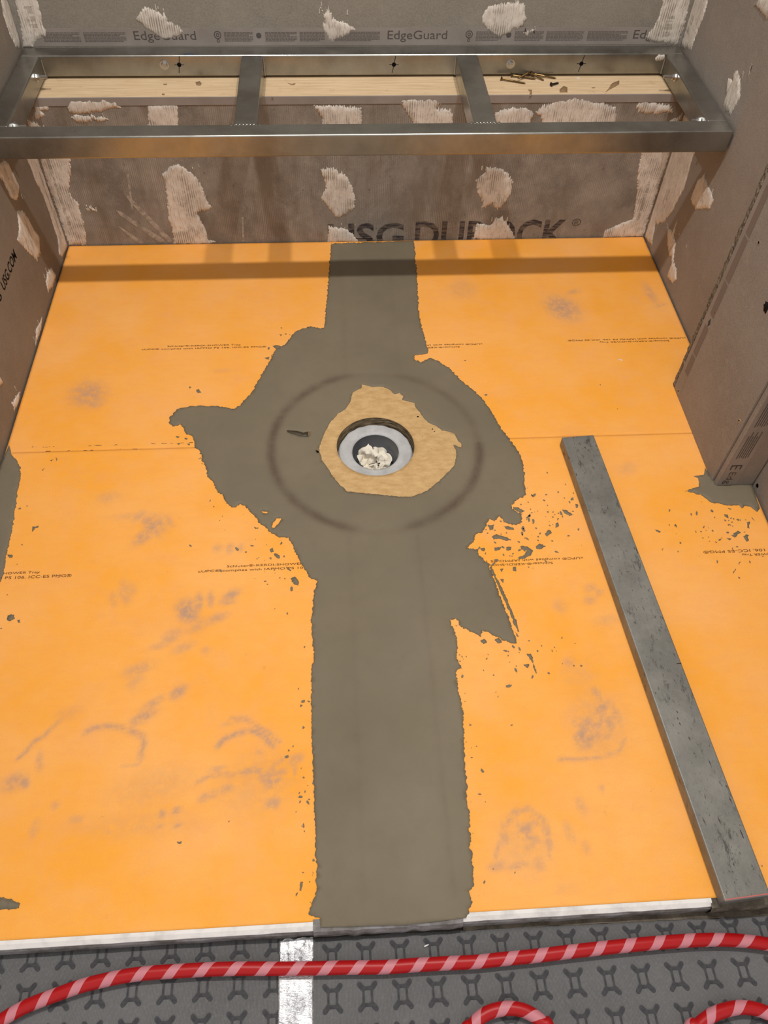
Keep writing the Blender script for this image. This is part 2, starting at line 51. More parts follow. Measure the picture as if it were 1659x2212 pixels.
D['stains'] = [(0.4839,-0.2904,0.0368,0.0468,0.5,0.8),(-0.6232,-0.5483,0.0382,0.0381,0.2,0.7),(-0.6035,-0.5775,0.0219,0.0172,0.3,0.6),(-0.4691,-0.891,0.0161,0.0102,0.9,0.5),(-0.4441,-0.9143,0.0106,0.0313,0.6,0.8),(-0.4271,-0.9095,0.008,0.0247,0.6,0.7),(-0.454,-0.9412,0.0228,0.0131,0.9,0.7),(-0.4099,-0.9047,0.0062,0.018,0.6,0.5),(-0.3118,-0.9741,0.0087,0.0096,0,0.5),(-0.2883,-0.9751,0.0078,0.0117,0,0.6),(-0.2684,-0.9739,0.0061,0.0096,0,0.5),(-0.3559,-1.1073,0.0181,0.0248,0.5,1),(-0.3369,-1.0891,0.0075,0.0174,0.1,0.8),(-0.3166,-1.0852,0.0067,0.0165,0.1,0.7),(-0.2797,-1.0771,0.0167,0.0098,0.6,0.8),(-0.2872,-1.0913,0.015,0.0068,0,0.7),(-0.3015,-1.1239,0.0196,0.0094,0.4,0.6),(-0.333,-1.1364,0.0244,0.0112,0.5,0.5),(-0.3793,-1.1571,0.0209,0.0119,0.7,0.5),(-0.3571,-1.1805,0.0191,0.009,0.4,0.45),(-0.3974,-1.1742,0.0175,0.0072,0.2,0.4),(-0.4275,-1.2164,0.025,0.0104,0.3,0.55),(-0.357,-1.2618,0.0154,0.01,0.7,0.8),(-0.3968,-1.2803,0.0228,0.0074,0.6,0.6),(-0.4091,-1.3021,0.0225,0.0096,0.5,0.8),(-0.4719,-1.0635,0.01,0.0258,0.3,0.45),(-0.4905,-1.0772,0.0074,0.0157,0.3,0.4),(-0.4601,-1.0592,0.0075,0.0139,0.2,0.4),(-0.4325,-1.2373,0.0155,0.017,0,0.35),(-0.317,-1.1868,0.008,0.0071,0,0.4),(-0.2187,-1.371,0.0074,0.006,0,0.5),(-0.5948,-1.3995,0.0184,0.0133,0.3,0.7),(-0.5771,-1.4004,0.0064,0.0096,0.2,0.9),(-0.5624,-1.3685,0.0051,0.0167,0.2,0.6),(-0.2829,-1.3937,0.0145,0.0044,0.2,0.6),(-0.2941,-1.4361,0.0156,0.0071,0.4,0.7),(-0.2664,-1.4269,0.0114,0.01,0.5,0.6),(-0.362,-1.4582,0.0063,0.0062,0,0.8),(-0.34,-1.4559,0.0077,0.0062,0,0.9),(-0.3371,-1.4784,0.0062,0.0034,0,0.7),(-0.3625,-1.4784,0.0055,0.0034,0,0.6),(-0.3885,-1.4791,0.0062,0.0041,0,0.4),(-0.4382,-1.4798,0.0069,0.0041,0,0.4),(-0.4892,-1.4604,0.0125,0.0069,0,0.4),(-0.5256,-1.4381,0.0056,0.0057,0,0.5),(-0.5486,-1.4707,0.0069,0.0124,0,0.45),(-0.2321,-1.3999,0.0246,0.0073,0.1,0.7),(-0.199,-1.4197,0.0115,0.0115,0.4,0.8),(-0.1889,-1.3911,0.0175,0.0059,0.6,0.6),(-0.1945,-1.4517,0.0142,0.0097,0.3,0.7),(-0.1598,-1.3852,0.0132,0.0089,0.4,0.6),(-0.1633,-1.3961,0.0051,0.0177,0.1,0.6),(-0.3806,-1.4175,0.0641,0.0288,0.2,0.25),(-0.2169,-1.4188,0.0647,0.0503,0.3,0.25),(-0.3949,-1.4721,0.0969,0.0204,0,0.2),(-0.2619,-1.3188,0.0226,0.0047,0.2,0.4),(0.3194,-1.3595,0.0122,0.0286,0.4,0.7),(0.3018,-1.3703,0.0167,0.0094,0.8,0.9),(0.3466,-1.3248,0.0202,0.0074,0.6,0.8),(0.3527,-1.3492,0.0107,0.0178,0.3,0.7),(0.3443,-1.3,0.0063,0.0152,0.3,0.7),(0.3152,-1.3787,0.0227,0.0109,0.5,0.8),(0.367,-1.338,0.0077,0.0245,0.1,0.6),(0.3434,-1.3724,0.0137,0.0063,0.6,0.6),(0.3335,-1.3483,0.046,0.0604,0,0.3),(0.187,-1.5092,0.0155,0.0068,0.4,0.8),(0.1727,-1.488,0.0128,0.0069,0.6,0.7),(0.2064,-1.5,0.0127,0.0062,-0.6,0.6),(0.2162,-1.5241,0.0056,0.0201,0.1,0.6),(0.1539,-1.5175,0.0049,0.0214,0.1,0.6),(0.1935,-1.5328,0.0167,0.0053,0.5,0.6),(0.168,-1.5607,0.0178,0.0064,0.2,0.6),(0.1373,-1.559,0.0164,0.0077,0.3,0.6),(0.1994,-1.5591,0.0096,0.0116,0.4,0.5),(0.1802,-1.5288,0.0418,0.0464,0,0.25),(0.2786,-1.4797,0.0072,0.0141,0.2,0.45),(0.2525,-1.5193,0.007,0.0176,0.2,0.4),(0.2728,-1.5403,0.0056,0.0093,0.2,0.4),(0.3168,-1.4554,0.0036,0.0065,0,0.6),(0.2336,-1.5956,0.0202,0.0087,0,0.2),(0.378,-1.0921,0.012,0.0081,0.3,0.6),(0.3929,-1.1027,0.0086,0.007,0.3,0.5),(0.3726,-1.1165,0.0119,0.0099,0.2,0.5),(0.3146,-1.1285,0.0135,0.0136,0.4,0.35),(0.3925,-1.1607,0.0217,0.0096,0.1,0.3),(0.3093,-1.2386,0.0113,0.008,0.3,0.5),(0.32,-1.2651,0.0318,0.026,0,0.2),(0.7176,-0.2433,0.0118,0.0416,0.1,0.5),(0.5256,-0.2282,0.0188,0.0094,0.4,0.5),(0.5177,-0.8095,0.0193,0.0153,0.4,0.3),(0.2462,-0.2105,0.035,0.0371,0.3,0.3),(0.7288,-0.2892,0.0209,0.0055,0.3,0.4),(-0.534,-0.8426,0.0236,0.0142,0.1,0.35),(-0.4691,-0.891,0.0536,0.0091,0,0.3),(-0.3351,-0.4848,0.0229,0.0076,0,0.25),(-0.5301,-1.2898,0.0225,0.0114,0.2,0.25)]
D['arcs'] = [([(-0.4983,-1.3243),(-0.4848,-1.3172),(-0.463,-1.3152),(-0.4425,-1.3193),(-0.4245,-1.3264),(-0.4065,-1.335),(-0.4029,-1.3466),(-0.4051,-1.3579),(-0.4051,-1.3691)],0.0048,0.8),([(-0.2854,-1.3578),(-0.2751,-1.3462),(-0.2571,-1.3386),(-0.235,-1.3343),(-0.2198,-1.3404),(-0.2084,-1.3503),(-0.1969,-1.3623)],0.0048,0.9),([(-0.266,-1.3123),(-0.2434,-1.3134),(-0.2202,-1.3303),(-0.1974,-1.3439),(-0.1874,-1.3574)],0.004,0.7),([(-0.3136,-1.4138),(-0.2964,-1.4061),(-0.2751,-1.4028),(-0.257,-1.4052)],0.004,0.6),([(-0.225,-1.3966),(-0.2101,-1.4083),(-0.2171,-1.413),(-0.199,-1.4197),(-0.2066,-1.4049),(-0.1799,-1.4048),(-0.1883,-1.4167)],0.0056,0.7),([(-0.596,-1.3617),(-0.5872,-1.3524),(-0.5766,-1.3341),(-0.5635,-1.3272),(-0.5547,-1.316),(-0.5439,-1.3033)],0.004,0.7),([(0.2603,-1.4064),(0.2901,-1.4079),(0.3279,-1.4068),(0.3588,-1.3978),(0.3728,-1.3777)],0.004,0.6),([(0.2952,-1.3464),(0.3095,-1.359),(0.319,-1.3436),(0.3333,-1.3562),(0.3439,-1.3368),(0.3574,-1.3455)],0.0056,0.7),([(0.1357,-1.5461),(0.1509,-1.514),(0.1686,-1.4912),(0.1957,-1.4788),(0.2176,-1.4972),(0.2232,-1.5245),(0.2149,-1.5503)],0.004,0.6),([(0.1776,-1.5019),(0.194,-1.5096),(0.1848,-1.5225),(0.2051,-1.5268)],0.0048,0.7),([(-0.4008,-1.3693),(-0.4066,-1.3801),(-0.4314,-1.3825)],0.0032,0.4),([(-0.1205,-1.0745),(-0.229,-1.094)],0.0001,0)]
D['tanmarks'] = [(0.7005,-0.429),(0.6708,-0.5203)]
D['screws'] = [[(0.3318,0.0739),(0.388,0.0536)],[(0.3592,0.0906),(0.4156,0.0751)],[(0.4208,0.1049),(0.3685,0.0672)],[(0.4107,0.093),(0.4652,0.0788)],[(0.4072,0.09),(0.4333,0.0686)],[(0.4455,0.0434),(0.4657,0.0556)]]
D['chip'] = [(0.517,0.0831),(0.5823,-0.4829),(0.0252,-1.653)]
D['knots'] = [[(0.4621,0.0282),(0.4762,0.0445),(0.4838,0.0382),(0.4779,0.0137),(0.4603,0.0139)],[(0.3883,0.0283),(0.3969,0.0269),(0.3929,0.0007),(0.3868,-0.0033),(0.3912,0.0168)],[(0.5923,0.0556),(0.6144,0.0722),(0.6093,0.0512),(0.5864,0.0307),(0.5688,0.0146),(0.5814,0.0349)],[(0.5407,0.0375),(0.5494,0.0382),(0.5472,0.0329),(0.5403,0.033)],[(-0.1684,0.0698),(-0.1583,0.0621),(-0.1485,0.068),(-0.1519,0.0575),(-0.1611,0.0576)],[(-0.2021,0.0036),(-0.1998,0.0036),(-0.1996,-0.0022),(-0.202,-0.0022)],[(-0.3788,0.0737),(-0.3703,0.0793),(-0.3641,0.0678),(-0.3669,0.0566),(-0.376,0.059)],[(-0.4518,0.0666),(-0.4429,0.0665),(-0.4434,0.0609),(-0.4507,0.061)],[(-0.4493,0.0199),(-0.443,0.0188),(-0.4433,0.0122),(-0.4486,0.0134)]]
D['haze'] = [[(-0.5867,0.1459),(-0.5749,0.1365),(-0.4918,0.0073),(-0.5071,0.0055),(-0.5785,0.1209)],[(-0.618,0.0992),(-0.6074,0.0959),(-0.5097,0.0076),(-0.5285,0.0031),(-0.6105,0.083)],[(-0.6261,0.055),(-0.618,0.0522),(-0.5674,0.0032),(-0.5855,0.0021)],[(-0.5689,0.1971),(-0.5629,0.197),(-0.5751,0.0986),(-0.5791,0.0986)],[(-0.3062,0.0749),(-0.3021,0.0748),(-0.3088,0.004),(-0.3143,0.0041)]]

# ------------------------------------------------------------------ helpers
def lin(c):
    c = c / 255.0
    return c / 12.92 if c <= 0.04045 else ((c + 0.055) / 1.055) ** 2.4
def S(r, g, b): return (lin(r), lin(g), lin(b), 1.0)

class Mat:
    """small node-graph builder around a Principled BSDF"""
    def __init__(s, name, rough=0.6, metal=0.0, spec=0.5):
        s.m = bpy.data.materials.new(name); s.m.use_nodes = True
        s.t = s.m.node_tree; s.n = s.t.nodes; s.b = s.n['Principled BSDF']
        s.b.inputs['Roughness'].default_value = rough; s.b.inputs['Metallic'].default_value = metal
        s.b.inputs['Specular IOR Level'].default_value = spec
        s.tc = s.n.new('ShaderNodeTexCoord'); s.h = None
    def link(s, a, b): s.t.links.new(a, b)
    def coord(s, scale=(1, 1, 1)):
        mp = s.n.new('ShaderNodeMapping'); mp.inputs['Scale'].default_value = scale
        s.link(s.tc.outputs['Object'], mp.inputs['Vector']); return mp.outputs['Vector']
    def noise(s, scale, detail=4, rough=0.55, lo=0.35, hi=0.65, stretch=(1, 1, 1), dist=0.0):
        n = s.n.new('ShaderNodeTexNoise'); n.inputs['Scale'].default_value = scale
        n.inputs['Detail'].default_value = detail; n.inputs['Roughness'].default_value = rough
        n.inputs['Distortion'].default_value = dist
        s.link(s.coord(stretch), n.inputs['Vector'])
        r = s.n.new('ShaderNodeMapRange'); r.inputs['From Min'].default_value = lo; r.inputs['From Max'].default_value = hi
        s.link(n.outputs['Fac'], r.inputs['Value']); return r.outputs['Result']
    def wave(s, scale, stretch=(1, 0, 0), dist=0.0):
        w = s.n.new('ShaderNodeTexWave'); w.inputs['Scale'].default_value = scale
        w.inputs['Distortion'].default_value = dist; w.inputs['Detail'].default_value = 1
        s.link(s.coord(stretch), w.inputs['Vector']); return w.outputs['Fac']
    def voro(s, scale, lo=0.0, hi=0.3, stretch=(1, 1, 1)):
        n = s.n.new('ShaderNodeTexVoronoi'); n.inputs['Scale'].default_value = scale
        s.link(s.coord(stretch), n.inputs['Vector'])
        r = s.n.new('ShaderNodeMapRange'); r.inputs['From Min'].default_value = lo; r.inputs['From Max'].default_value = hi
        r.inputs['To Min'].default_value = 1; r.inputs['To Max'].default_value = 0
        s.link(n.outputs['Distance'], r.inputs['Value']); return r.outputs['Result']
    def attr(s, name):
        a = s.n.new('ShaderNodeAttribute'); a.attribute_name = name; return a.outputs['Fac']
    def mul(s, a, b, op='MULTIPLY'):
        m = s.n.new('ShaderNodeMath'); m.operation = op
        for i, v in enumerate((a, b)):
            if isinstance(v, (int, float)): m.inputs[i].default_value = v
            else: s.link(v, m.inputs[i])
        return m.outputs[0]
    def mix(s, fac, a, b):
        m = s.n.new('ShaderNodeMix'); m.data_type = 'RGBA'
        for sock, v in ((m.inputs[6], a), (m.inputs[7], b)):
            if isinstance(v, tuple): sock.default_value = v
            else: s.link(v, sock)
        if isinstance(fac, (int, float)): m.inputs[0].default_value = fac
        else: s.link(fac, m.inputs[0])
        return m.outputs[2]
    def color(s, v):
        if isinstance(v, tuple): s.b.inputs['Base Color'].default_value = v
        else: s.link(v, s.b.inputs['Base Color'])
        return s
    def rough(s, fac, lo, hi):
        r = s.n.new('ShaderNodeMapRange'); r.inputs['To Min'].default_value = lo; r.inputs['To Max'].default_value = hi
        s.link(fac, r.inputs['Value']); s.link(r.outputs['Result'], s.b.inputs['Roughness'])
    def bump(s, h, strength=0.3, dist=0.001):
        b = s.n.new('ShaderNodeBump'); b.inputs['Strength'].default_value = strength; b.inputs['Distance'].default_value = dist
        s.link(h, b.inputs['Height'])
        if s.h: s.link(s.h, b.inputs['Normal'])
        s.h = b.outputs['Normal']; s.link(s.h, s.b.inputs['Normal'])

def props(o, label=None, cat=None, group=None, kind=None):
    if label: o['label'] = label
    if cat: o['category'] = cat
    if group: o['group'] = group
    if kind: o['kind'] = kind
    return o

def attach(o, parent):
    o.parent = parent
    # all meshes are built in world coordinates; only the empties are moved
    o.matrix_parent_inverse = Matrix.Translation(-parent.location) if parent.type == 'EMPTY' else Matrix.Identity(4)

def empty(name, loc, label, cat, group=None):
    o = bpy.data.objects.new(name, None); COL.objects.link(o); o.location = loc
    o.empty_display_size = 0.05
    return props(o, label, cat, group)

def mk(name, verts, faces, mat, parent=None, smooth=False):
    me = bpy.data.meshes.new(name)
    me.from_pydata([tuple(v) for v in verts], [], [tuple(f) for f in faces])
    me.materials.append(mat.m if isinstance(mat, Mat) else mat)
    if smooth: me.polygons.foreach_set('use_smooth', [True] * len(me.polygons))
    me.update()
    o = bpy.data.objects.new(name, me); COL.objects.link(o)
    if parent is not None: attach(o, parent)
    return o

def from_bm(name, bm, mat, parent=None, smooth=False):
    me = bpy.data.meshes.new(name); bm.normal_update(); bm.to_mesh(me); bm.free()
    me.materials.append(mat.m)
    if smooth: me.polygons.foreach_set('use_smooth', [True] * len(me.polygons))
    o = bpy.data.objects.new(name, me); COL.objects.link(o)
    if parent is not None: attach(o, parent)
    return o

def box_bm(bm, x0, x1, y0, y1, z0, z1, bevel=0.0, seg=2):
    vs_ = [bm.verts.new((x, y, z)) for x in (x0, x1) for y in (y0, y1) for z in (z0, z1)]
    fs = [(0, 1, 3, 2), (4, 6, 7, 5), (0, 4, 5, 1), (2, 3, 7, 6), (0, 2, 6, 4), (1, 5, 7, 3)]
    faces = [bm.faces.new([vs_[i] for i in f]) for f in fs]
    if bevel > 0:
        edges = list({e for f in faces for e in f.edges})
        bmesh.ops.bevel(bm, geom=edges, offset=bevel, segments=seg, profile=0.5, affect='EDGES')

def box(name, x0, x1, y0, y1, z0, z1, mat, parent=None, bevel=0.0, seg=2, smooth=False):
    bm = bmesh.new(); box_bm(bm, x0, x1, y0, y1, z0, z1, bevel, seg)
    return from_bm(name, bm, mat, parent, smooth)

def resample(pts, step):
    """Catmull-Rom resampling of an open path"""
    P = np.array(pts, float); Q = []
    for i in range(len(P) - 1):
        p0 = P[max(i - 1, 0)]; p1 = P[i]; p2 = P[i + 1]; p3 = P[min(i + 2, len(P) - 1)]
        for t in np.linspace(0, 1, 24, endpoint=False):
            Q.append(0.5 * (2 * p1 + (p2 - p0) * t + (2 * p0 - 5 * p1 + 4 * p2 - p3) * t * t + (-p0 + 3 * p1 - 3 * p2 + p3) * t ** 3))
    Q.append(P[-1]); Q = np.array(Q)
    d = np.r_[0, np.cumsum(np.linalg.norm(np.diff(Q, axis=0), axis=1))]
    s = np.arange(0, d[-1], step)
    return np.stack([np.interp(s, d, Q[:, k]) for k in range(Q.shape[1])], 1)

def ragged(poly, amp, step, seed, smooth_to=None):
    """subdivide a closed outline and push it in and out with fractal noise"""
    P = [Vector((p[0], p[1])) for p in poly]; out = []
    n = len(P)
    for i in range(n):
        a, b = P[i], P[(i + 1) % n]; d = b - a; L = d.length
        if L < 1e-6: continue
        k = max(1, int(L / step)); nr = Vector((-d.y, d.x)) / L
        for j in range(k):
            p = a + d * (j / k)
            q = Vector((p.x * 90, p.y * 90, seed))
            v = noise.noise(q) * 0.55 + noise.noise(q * 2.7) * 0.45 + noise.noise(q * 6.1) * 0.35
            w = amp(p) if callable(amp) else amp
            out.append((p.x + nr.x * v * w, p.y + nr.y * v * w))
    return out

def inside(P, loops):
    x, y = P[:, 0], P[:, 1]; c = np.zeros(len(P), bool)
    for L in loops:
        A = np.array(L); B = np.roll(A, -1, 0)
        for (x1, y1), (x2, y2) in zip(A, B):
            if y1 == y2: continue
            m = ((y1 > y) != (y2 > y)) & (x < (x2 - x1) * (y - y1) / (y2 - y1) + x1)
            c ^= m
    return c

def bdist(P, loops):
    d = np.full(len(P), 9.0)
    for L in loops:
        A = np.array(L); B = np.roll(A, -1, 0)
        for a, b in zip(A, B):
            ab = b - a; t = np.clip(((P - a) @ ab) / max(ab @ ab, 1e-12), 0, 1)
            q = P - (a + t[:, None] * ab); d = np.minimum(d, np.hypot(q[:, 0], q[:, 1]))
    return d

def slab(name, outer, mapf, mat, parent=None, holes=(), edge=0.0006, thick=0.0018, feather=0.006,
         grid=0.01, amp=0.002, step=0.003, seed=1.0, relief=None, attrs=None, rag=True, comb=0.0):
    """a spread of material with a ragged outline lying on a surface; mapf(u, v, height) gives the point"""
    loops = [ragged(l, amp if not i or not callable(amp) else 0.0022, step, seed + 7 * i) if rag else [tuple(p) for p in l]
             for i, l in enumerate([outer] + list(holes))]
    if comb:
        lim_v = (min(p[1] for p in outer), max(p[1] for p in outer))
        def cb(p):
            n1 = noise.noise((p[0] * 430, seed, p[1] * 6)); m1 = max(0.0, .45 + noise.noise((p[0] * 22, p[1] * 22, seed + 4)))
            return (p[0], min(p[1] + comb * n1 * m1 * 1.6, .3750 if lim_v[1] < .376 else 9))
        loops = [[cb(p) for p in l] for l in loops]
    pts, edges = [], []
    for l in loops:
        b = len(pts); pts += l
        edges += [(b + i, b + (i + 1) % len(l)) for i in range(len(l))]
    A = np.array(loops[0]); lo, hi = A.min(0), A.max(0)
    gx, gy = np.meshgrid(np.arange(lo[0], hi[0], grid), np.arange(lo[1], hi[1], grid))
    rs = np.random.RandomState(int(seed * 10) % 9999)
    G = np.stack([gx.ravel(), gy.ravel()], 1) + rs.uniform(-.25, .25, (gx.size, 2)) * grid
    if len(G):
        G = G[inside(G, loops)]
        if len(G): G = G[bdist(G, loops) > grid * 0.3]
    allp = pts + [tuple(g) for g in G]
    vo, eo, fo, _, _, _ = geometry.delaunay_2d_cdt([Vector(p) for p in allp], edges, [], 0, 1e-6)
    V = np.array([(v.x, v.y) for v in vo]); T = np.array([f for f in fo if len(f) == 3])
    T = T[inside(V[T].mean(1), loops)]
    dist = bdist(V, loops)
    f = np.clip(dist / feather, 0, 1); f = f * f * (3 - 2 * f)
    h = edge + (thick - edge) * f
    if relief is not None: h = np.maximum(h + np.array([relief(u, v) for u, v in V]) * f, 0.0002)
    nv = len(V)
    verts = [mapf(V[i, 0], V[i, 1], h[i]) for i in range(nv)]
    cnt = {}
    for t in T:
        for a, b in ((t[0], t[1]), (t[1], t[2]), (t[2], t[0])):
            k = (min(a, b), max(a, b)); cnt[k] = None if k in cnt else (a, b)
    faces = [tuple(int(i) for i in t) for t in T]
    low = {}
    for k, e in cnt.items():
        if e is None: continue
        for i in e:
            if i not in low:
                low[i] = len(verts); verts.append(mapf(V[i, 0], V[i, 1], 0.0))
        faces.append((int(e[1]), int(e[0]), low[e[0]], low[e[1]]))
    # orient outward: compare first triangle with the map's height direction
    up = Vector(mapf(0, 0, 1)) - Vector(mapf(0, 0, 0))
    a, b, c = (Vector(verts[i]) for i in faces[0][:3])
    if (b - a).cross(c - a).dot(up) < 0: faces = [fc[::-1] for fc in faces]
    o = mk(name, verts, faces, mat, parent)
    o.data.polygons.foreach_set('use_smooth', [i < len(T) for i in range(len(faces))])
    for an, fn in (attrs or {}).items():
        at = o.data.attributes.new(an, 'FLOAT', 'POINT')
        vals = [float(fn(*V[i])) for i in range(nv)] + [0.0] * (len(verts) - nv)
        at.data.foreach_set('value', vals)
    return o

XW = 0.7665            # inner faces of the side walls
YK = 0.003             # front face of the knee wall under the bench
YB = 0.137             # face of the upper back wall
def on_tray(u, v, h): return (u, v, h)
def on_back(u, v, h): return (u, YB - h, v)
def on_knee(u, v, h): return (u, YK - h, v)
def on_left(u, v, h): return (-XW + h, u, v)
def on_right(u, v, h): return (XW - h, u, v)

def text(name, body, rect, mapf, mat, parent, h=0.0004, flip=False, bold=0.0):
    """flat lettering fitted into rect = (u0, u1, v0, v1) of a surface"""
    cu = bpy.data.curves.new(name, 'FONT'); cu.body = body; cu.offset = bold; cu.resolution_u = 3
    tmp = bpy.data.objects.new(name, cu); COL.objects.link(tmp)
    dg = bpy.context.evaluated_depsgraph_get()
    me = bpy.data.meshes.new_from_object(tmp.evaluated_get(dg))
    bpy.data.objects.remove(tmp); bpy.data.curves.remove(cu)
    n = len(me.vertices); co = np.empty(n * 3); me.vertices.foreach_get('co', co); co = co.reshape(-1, 3)
    lo, hi = co.min(0), co.max(0)
    u = (co[:, 0] - lo[0]) / max(hi[0] - lo[0], 1e-9); v = (co[:, 1] - lo[1]) / max(hi[1] - lo[1], 1e-9)
    if flip: u, v = 1 - u, 1 - v
    u0, u1, v0, v1 = rect
    W_ = [mapf(u0 + (u1 - u0) * a, v0 + (v1 - v0) * b, h) for a, b in zip(u, v)]
    me.vertices.foreach_set('co', np.array(W_).ravel())
    me.materials.clear(); me.materials.append(mat.m); me.update(); me.name = name
    o = bpy.data.objects.new(name, me); COL.objects.link(o); attach(o, parent)
    return o

def bars(name, rects, mapf, mat, parent, h=0.0004):
    vs_, fs = [], []
    for u0, u1, v0, v1 in rects:
        b = len(vs_); vs_ += [mapf(u0, v0, h), mapf(u1, v0, h), mapf(u1, v1, h), mapf(u0, v1, h)]; fs.append((b, b + 1, b + 2, b + 3))
    return mk(name, vs_, fs, mat, parent)

def lathe(profile, n=48, center=(0, 0), jitter=None, close=False):
    vs_, fs = [], []
    for i in range(n):
        a = 2 * math.pi * i / n
        for j, (r, z) in enumerate(profile):
            rr = r + (jitter(a, j) if jitter else 0)
            vs_.append((center[0] + rr * math.cos(a), center[1] + rr * math.sin(a), z))
    m = len(profile)
    for i in range(n):
        k = (i + 1) % n
        for j in range(m - 1):
            fs.append((i * m + j, k * m + j, k * m + j + 1, i * m + j + 1))
    if close: fs.append([i * m + m - 1 for i in range(n)])
    return vs_, fs

def axis_cyl(bm, p, d, r0, r1, n=12):
    """a tapered cylinder from p along vector d added to bm"""
    p = Vector(p); d = Vector(d); q = d.normalized()
    s = q.orthogonal().normalized(); t = q.cross(s)
    A = [bm.verts.new(p + (s * math.cos(2 * math.pi * i / n) + t * math.sin(2 * math.pi * i / n)) * r0) for i in range(n)]
    B = [bm.verts.new(p + d + (s * math.cos(2 * math.pi * i / n) + t * math.sin(2 * math.pi * i / n)) * r1) for i in range(n)]
    for i in range(n): bm.faces.new((A[i], A[(i + 1) % n], B[(i + 1) % n], B[i]))
    bm.faces.new(A[::-1]); bm.faces.new(B)

# ------------------------------------------------------------------ materials
def board_mat(name, a, b, c, patch=3.0, streak=None, light=(182, 168, 152), grain=.3):
    m = Mat(name, 0.9, spec=0.15)
    col = m.mix(m.noise(patch, 4, .6, .38, .62), S(*a), S(*b))
    col = m.mix(m.mul(m.noise(28, 5, .7, .5, .78), 0.5), col, S(*c))
    fine = m.noise(330, 2, .6, .35, .65)
    col = m.mix(m.mul(fine, grain), col, S(*c))
    if streak:
        st = m.mul(m.wave(68, streak, 2.0), m.noise(11, 5, .7, .44, .66, (1, 1, .8)))
        col = m.mix(m.mul(st, 0.55), col, S(*light))
        col = m.mix(m.mul(m.noise(7, 5, .65, .48, .66, (1.6, 1, .45)), .6), col, S(110, 96, 80))
        col = m.mix(m.mul(m.noise(120, 4, .75, .64, .72, (1, 1, .5)), .6), col, S(70, 62, 54))
        m.bump(m.wave(75, streak, 3.0), 0.12, 0.0006)
    col = m.mix(m.mul(m.voro(70, 0, .11), 0.28), col, S(*light))
    m.color(col); m.bump(fine, 0.25, 0.0006); m.bump(m.noise(90, 4, .6, .3, .7), 0.2, 0.001)
    return m
M_upper = board_mat('cement_board_grey', (138, 134, 125), (124, 120, 112), (160, 154, 144), 2.5, grain=.5)
M_knee = board_mat('cement_board_ribbed', (140, 133, 125), (114, 107, 99), (164, 156, 147), 9, (1, 0, 0), (190, 181, 170), grain=.35)
M_left = board_mat('cement_board_brown', (136, 126, 115), (122, 112, 101), (150, 140, 129), 3, grain=.4)
M_right = board_mat('cement_board_warm_grey', (148, 140, 133), (136, 128, 121), (166, 158, 150), 3, grain=.4)

M_rough = Mat('broken_board_edge', 0.95, spec=0.1)
M_rough.color(M_rough.mix(M_rough.noise(160, 4, .7, .35, .65), S(84, 76, 66), S(158, 147, 132)))
M_rough.bump(M_rough.noise(200, 4, .7, .3, .7), 0.8, 0.003)

M_tape = Mat('printed_edge_tape', 0.75, spec=0.2)
M_tape.color(M_tape.mix(M_tape.noise(12, 5, .6, .35, .65), S(152, 145, 140), S(140, 133, 127)))
M_print = Mat('grey_printing', 0.9, spec=0.1).color(S(92, 87, 84))
M_fine = Mat('fine_grey_printing', 0.9, spec=0.1).color(S(112, 106, 102))
M_print2 = Mat('dark_stencil_ink', 0.9, spec=0.1)
M_print2.color(M_print2.mix(M_print2.noise(45, 4, .7, .42, .58, (.6, 1, 3)), S(62, 59, 62), S(112, 102, 94)))
M_ink = Mat('black_marker', 0.8, spec=0.1).color(S(26, 25, 27))
M_blue = Mat('blue_marker', 0.8, spec=0.1).color(S(70, 84, 108))
M_brownprint = Mat('brown_grey_printing', 0.9, spec=0.1).color(S(128, 116, 108))

def mud_mat(name, stretch):
    m = Mat(name, 0.85, spec=0.2)
    col = m.mix(m.noise(14, 4, .6, .35, .65), S(226, 219, 210), S(208, 200, 191))
    col = m.mix(m.mul(m.noise(60, 4, .7, .52, .68, stretch), 0.65), col, S(146, 132, 117))
    gr = m.mul(m.wave(60, (1, 1, .04), 2.5), m.noise(20, 4, .65, .47, .62))
    col = m.mix(m.mul(gr, .85), col, S(132, 122, 111))
    m.color(col); m.bump(m.noise(60, 4, .6, .3, .7, stretch), 0.35, 0.0015)
    return m
M_mud = mud_mat('joint_compound', (6, 6, 0.7))

M_wood = Mat('pine', 0.75, spec=0.2)
wcol = M_wood.mix(M_wood.noise(9, 5, .6, .35, .65, (1.2, 16, 16)), S(226, 201, 166), S(208, 180, 142))
wcol = M_wood.mix(M_wood.mul(M_wood.noise(40, 3, .6, .6, .8), .4), wcol, S(168, 138, 104))
M_wood.color(wcol)

M_steel = Mat('raw_steel', 0.38, 0.9)
sm = M_steel.noise(6, 6, .65, .35, .65)
scol = M_steel.mix(sm, S(172, 172, 168), S(140, 138, 132))
scol = M_steel.mix(M_steel.mul(M_steel.noise(22, 5, .7, .55, .75), .5), scol, S(168, 170, 166))
M_steel.color(scol); M_steel.rough(M_steel.noise(9, 5, .6, .3, .7), 0.22, 0.42)
M_steel.bump(M_steel.noise(150, 3, .6, .3, .7, (.15, 1, 1)), .05, .0005)
M_zinc = Mat('zinc_plated_bolt', 0.28, 0.95).color(S(190, 192, 192))
M_brass = Mat('brass_plated_screw', 0.35, 0.9).color(S(122, 98, 62))
M_darkscrew = Mat('dark_screw', 0.5, 0.6).color(S(52, 46, 40))
M_black = Mat('black_hole', 0.95, spec=0.05).color(S(12, 11, 10))

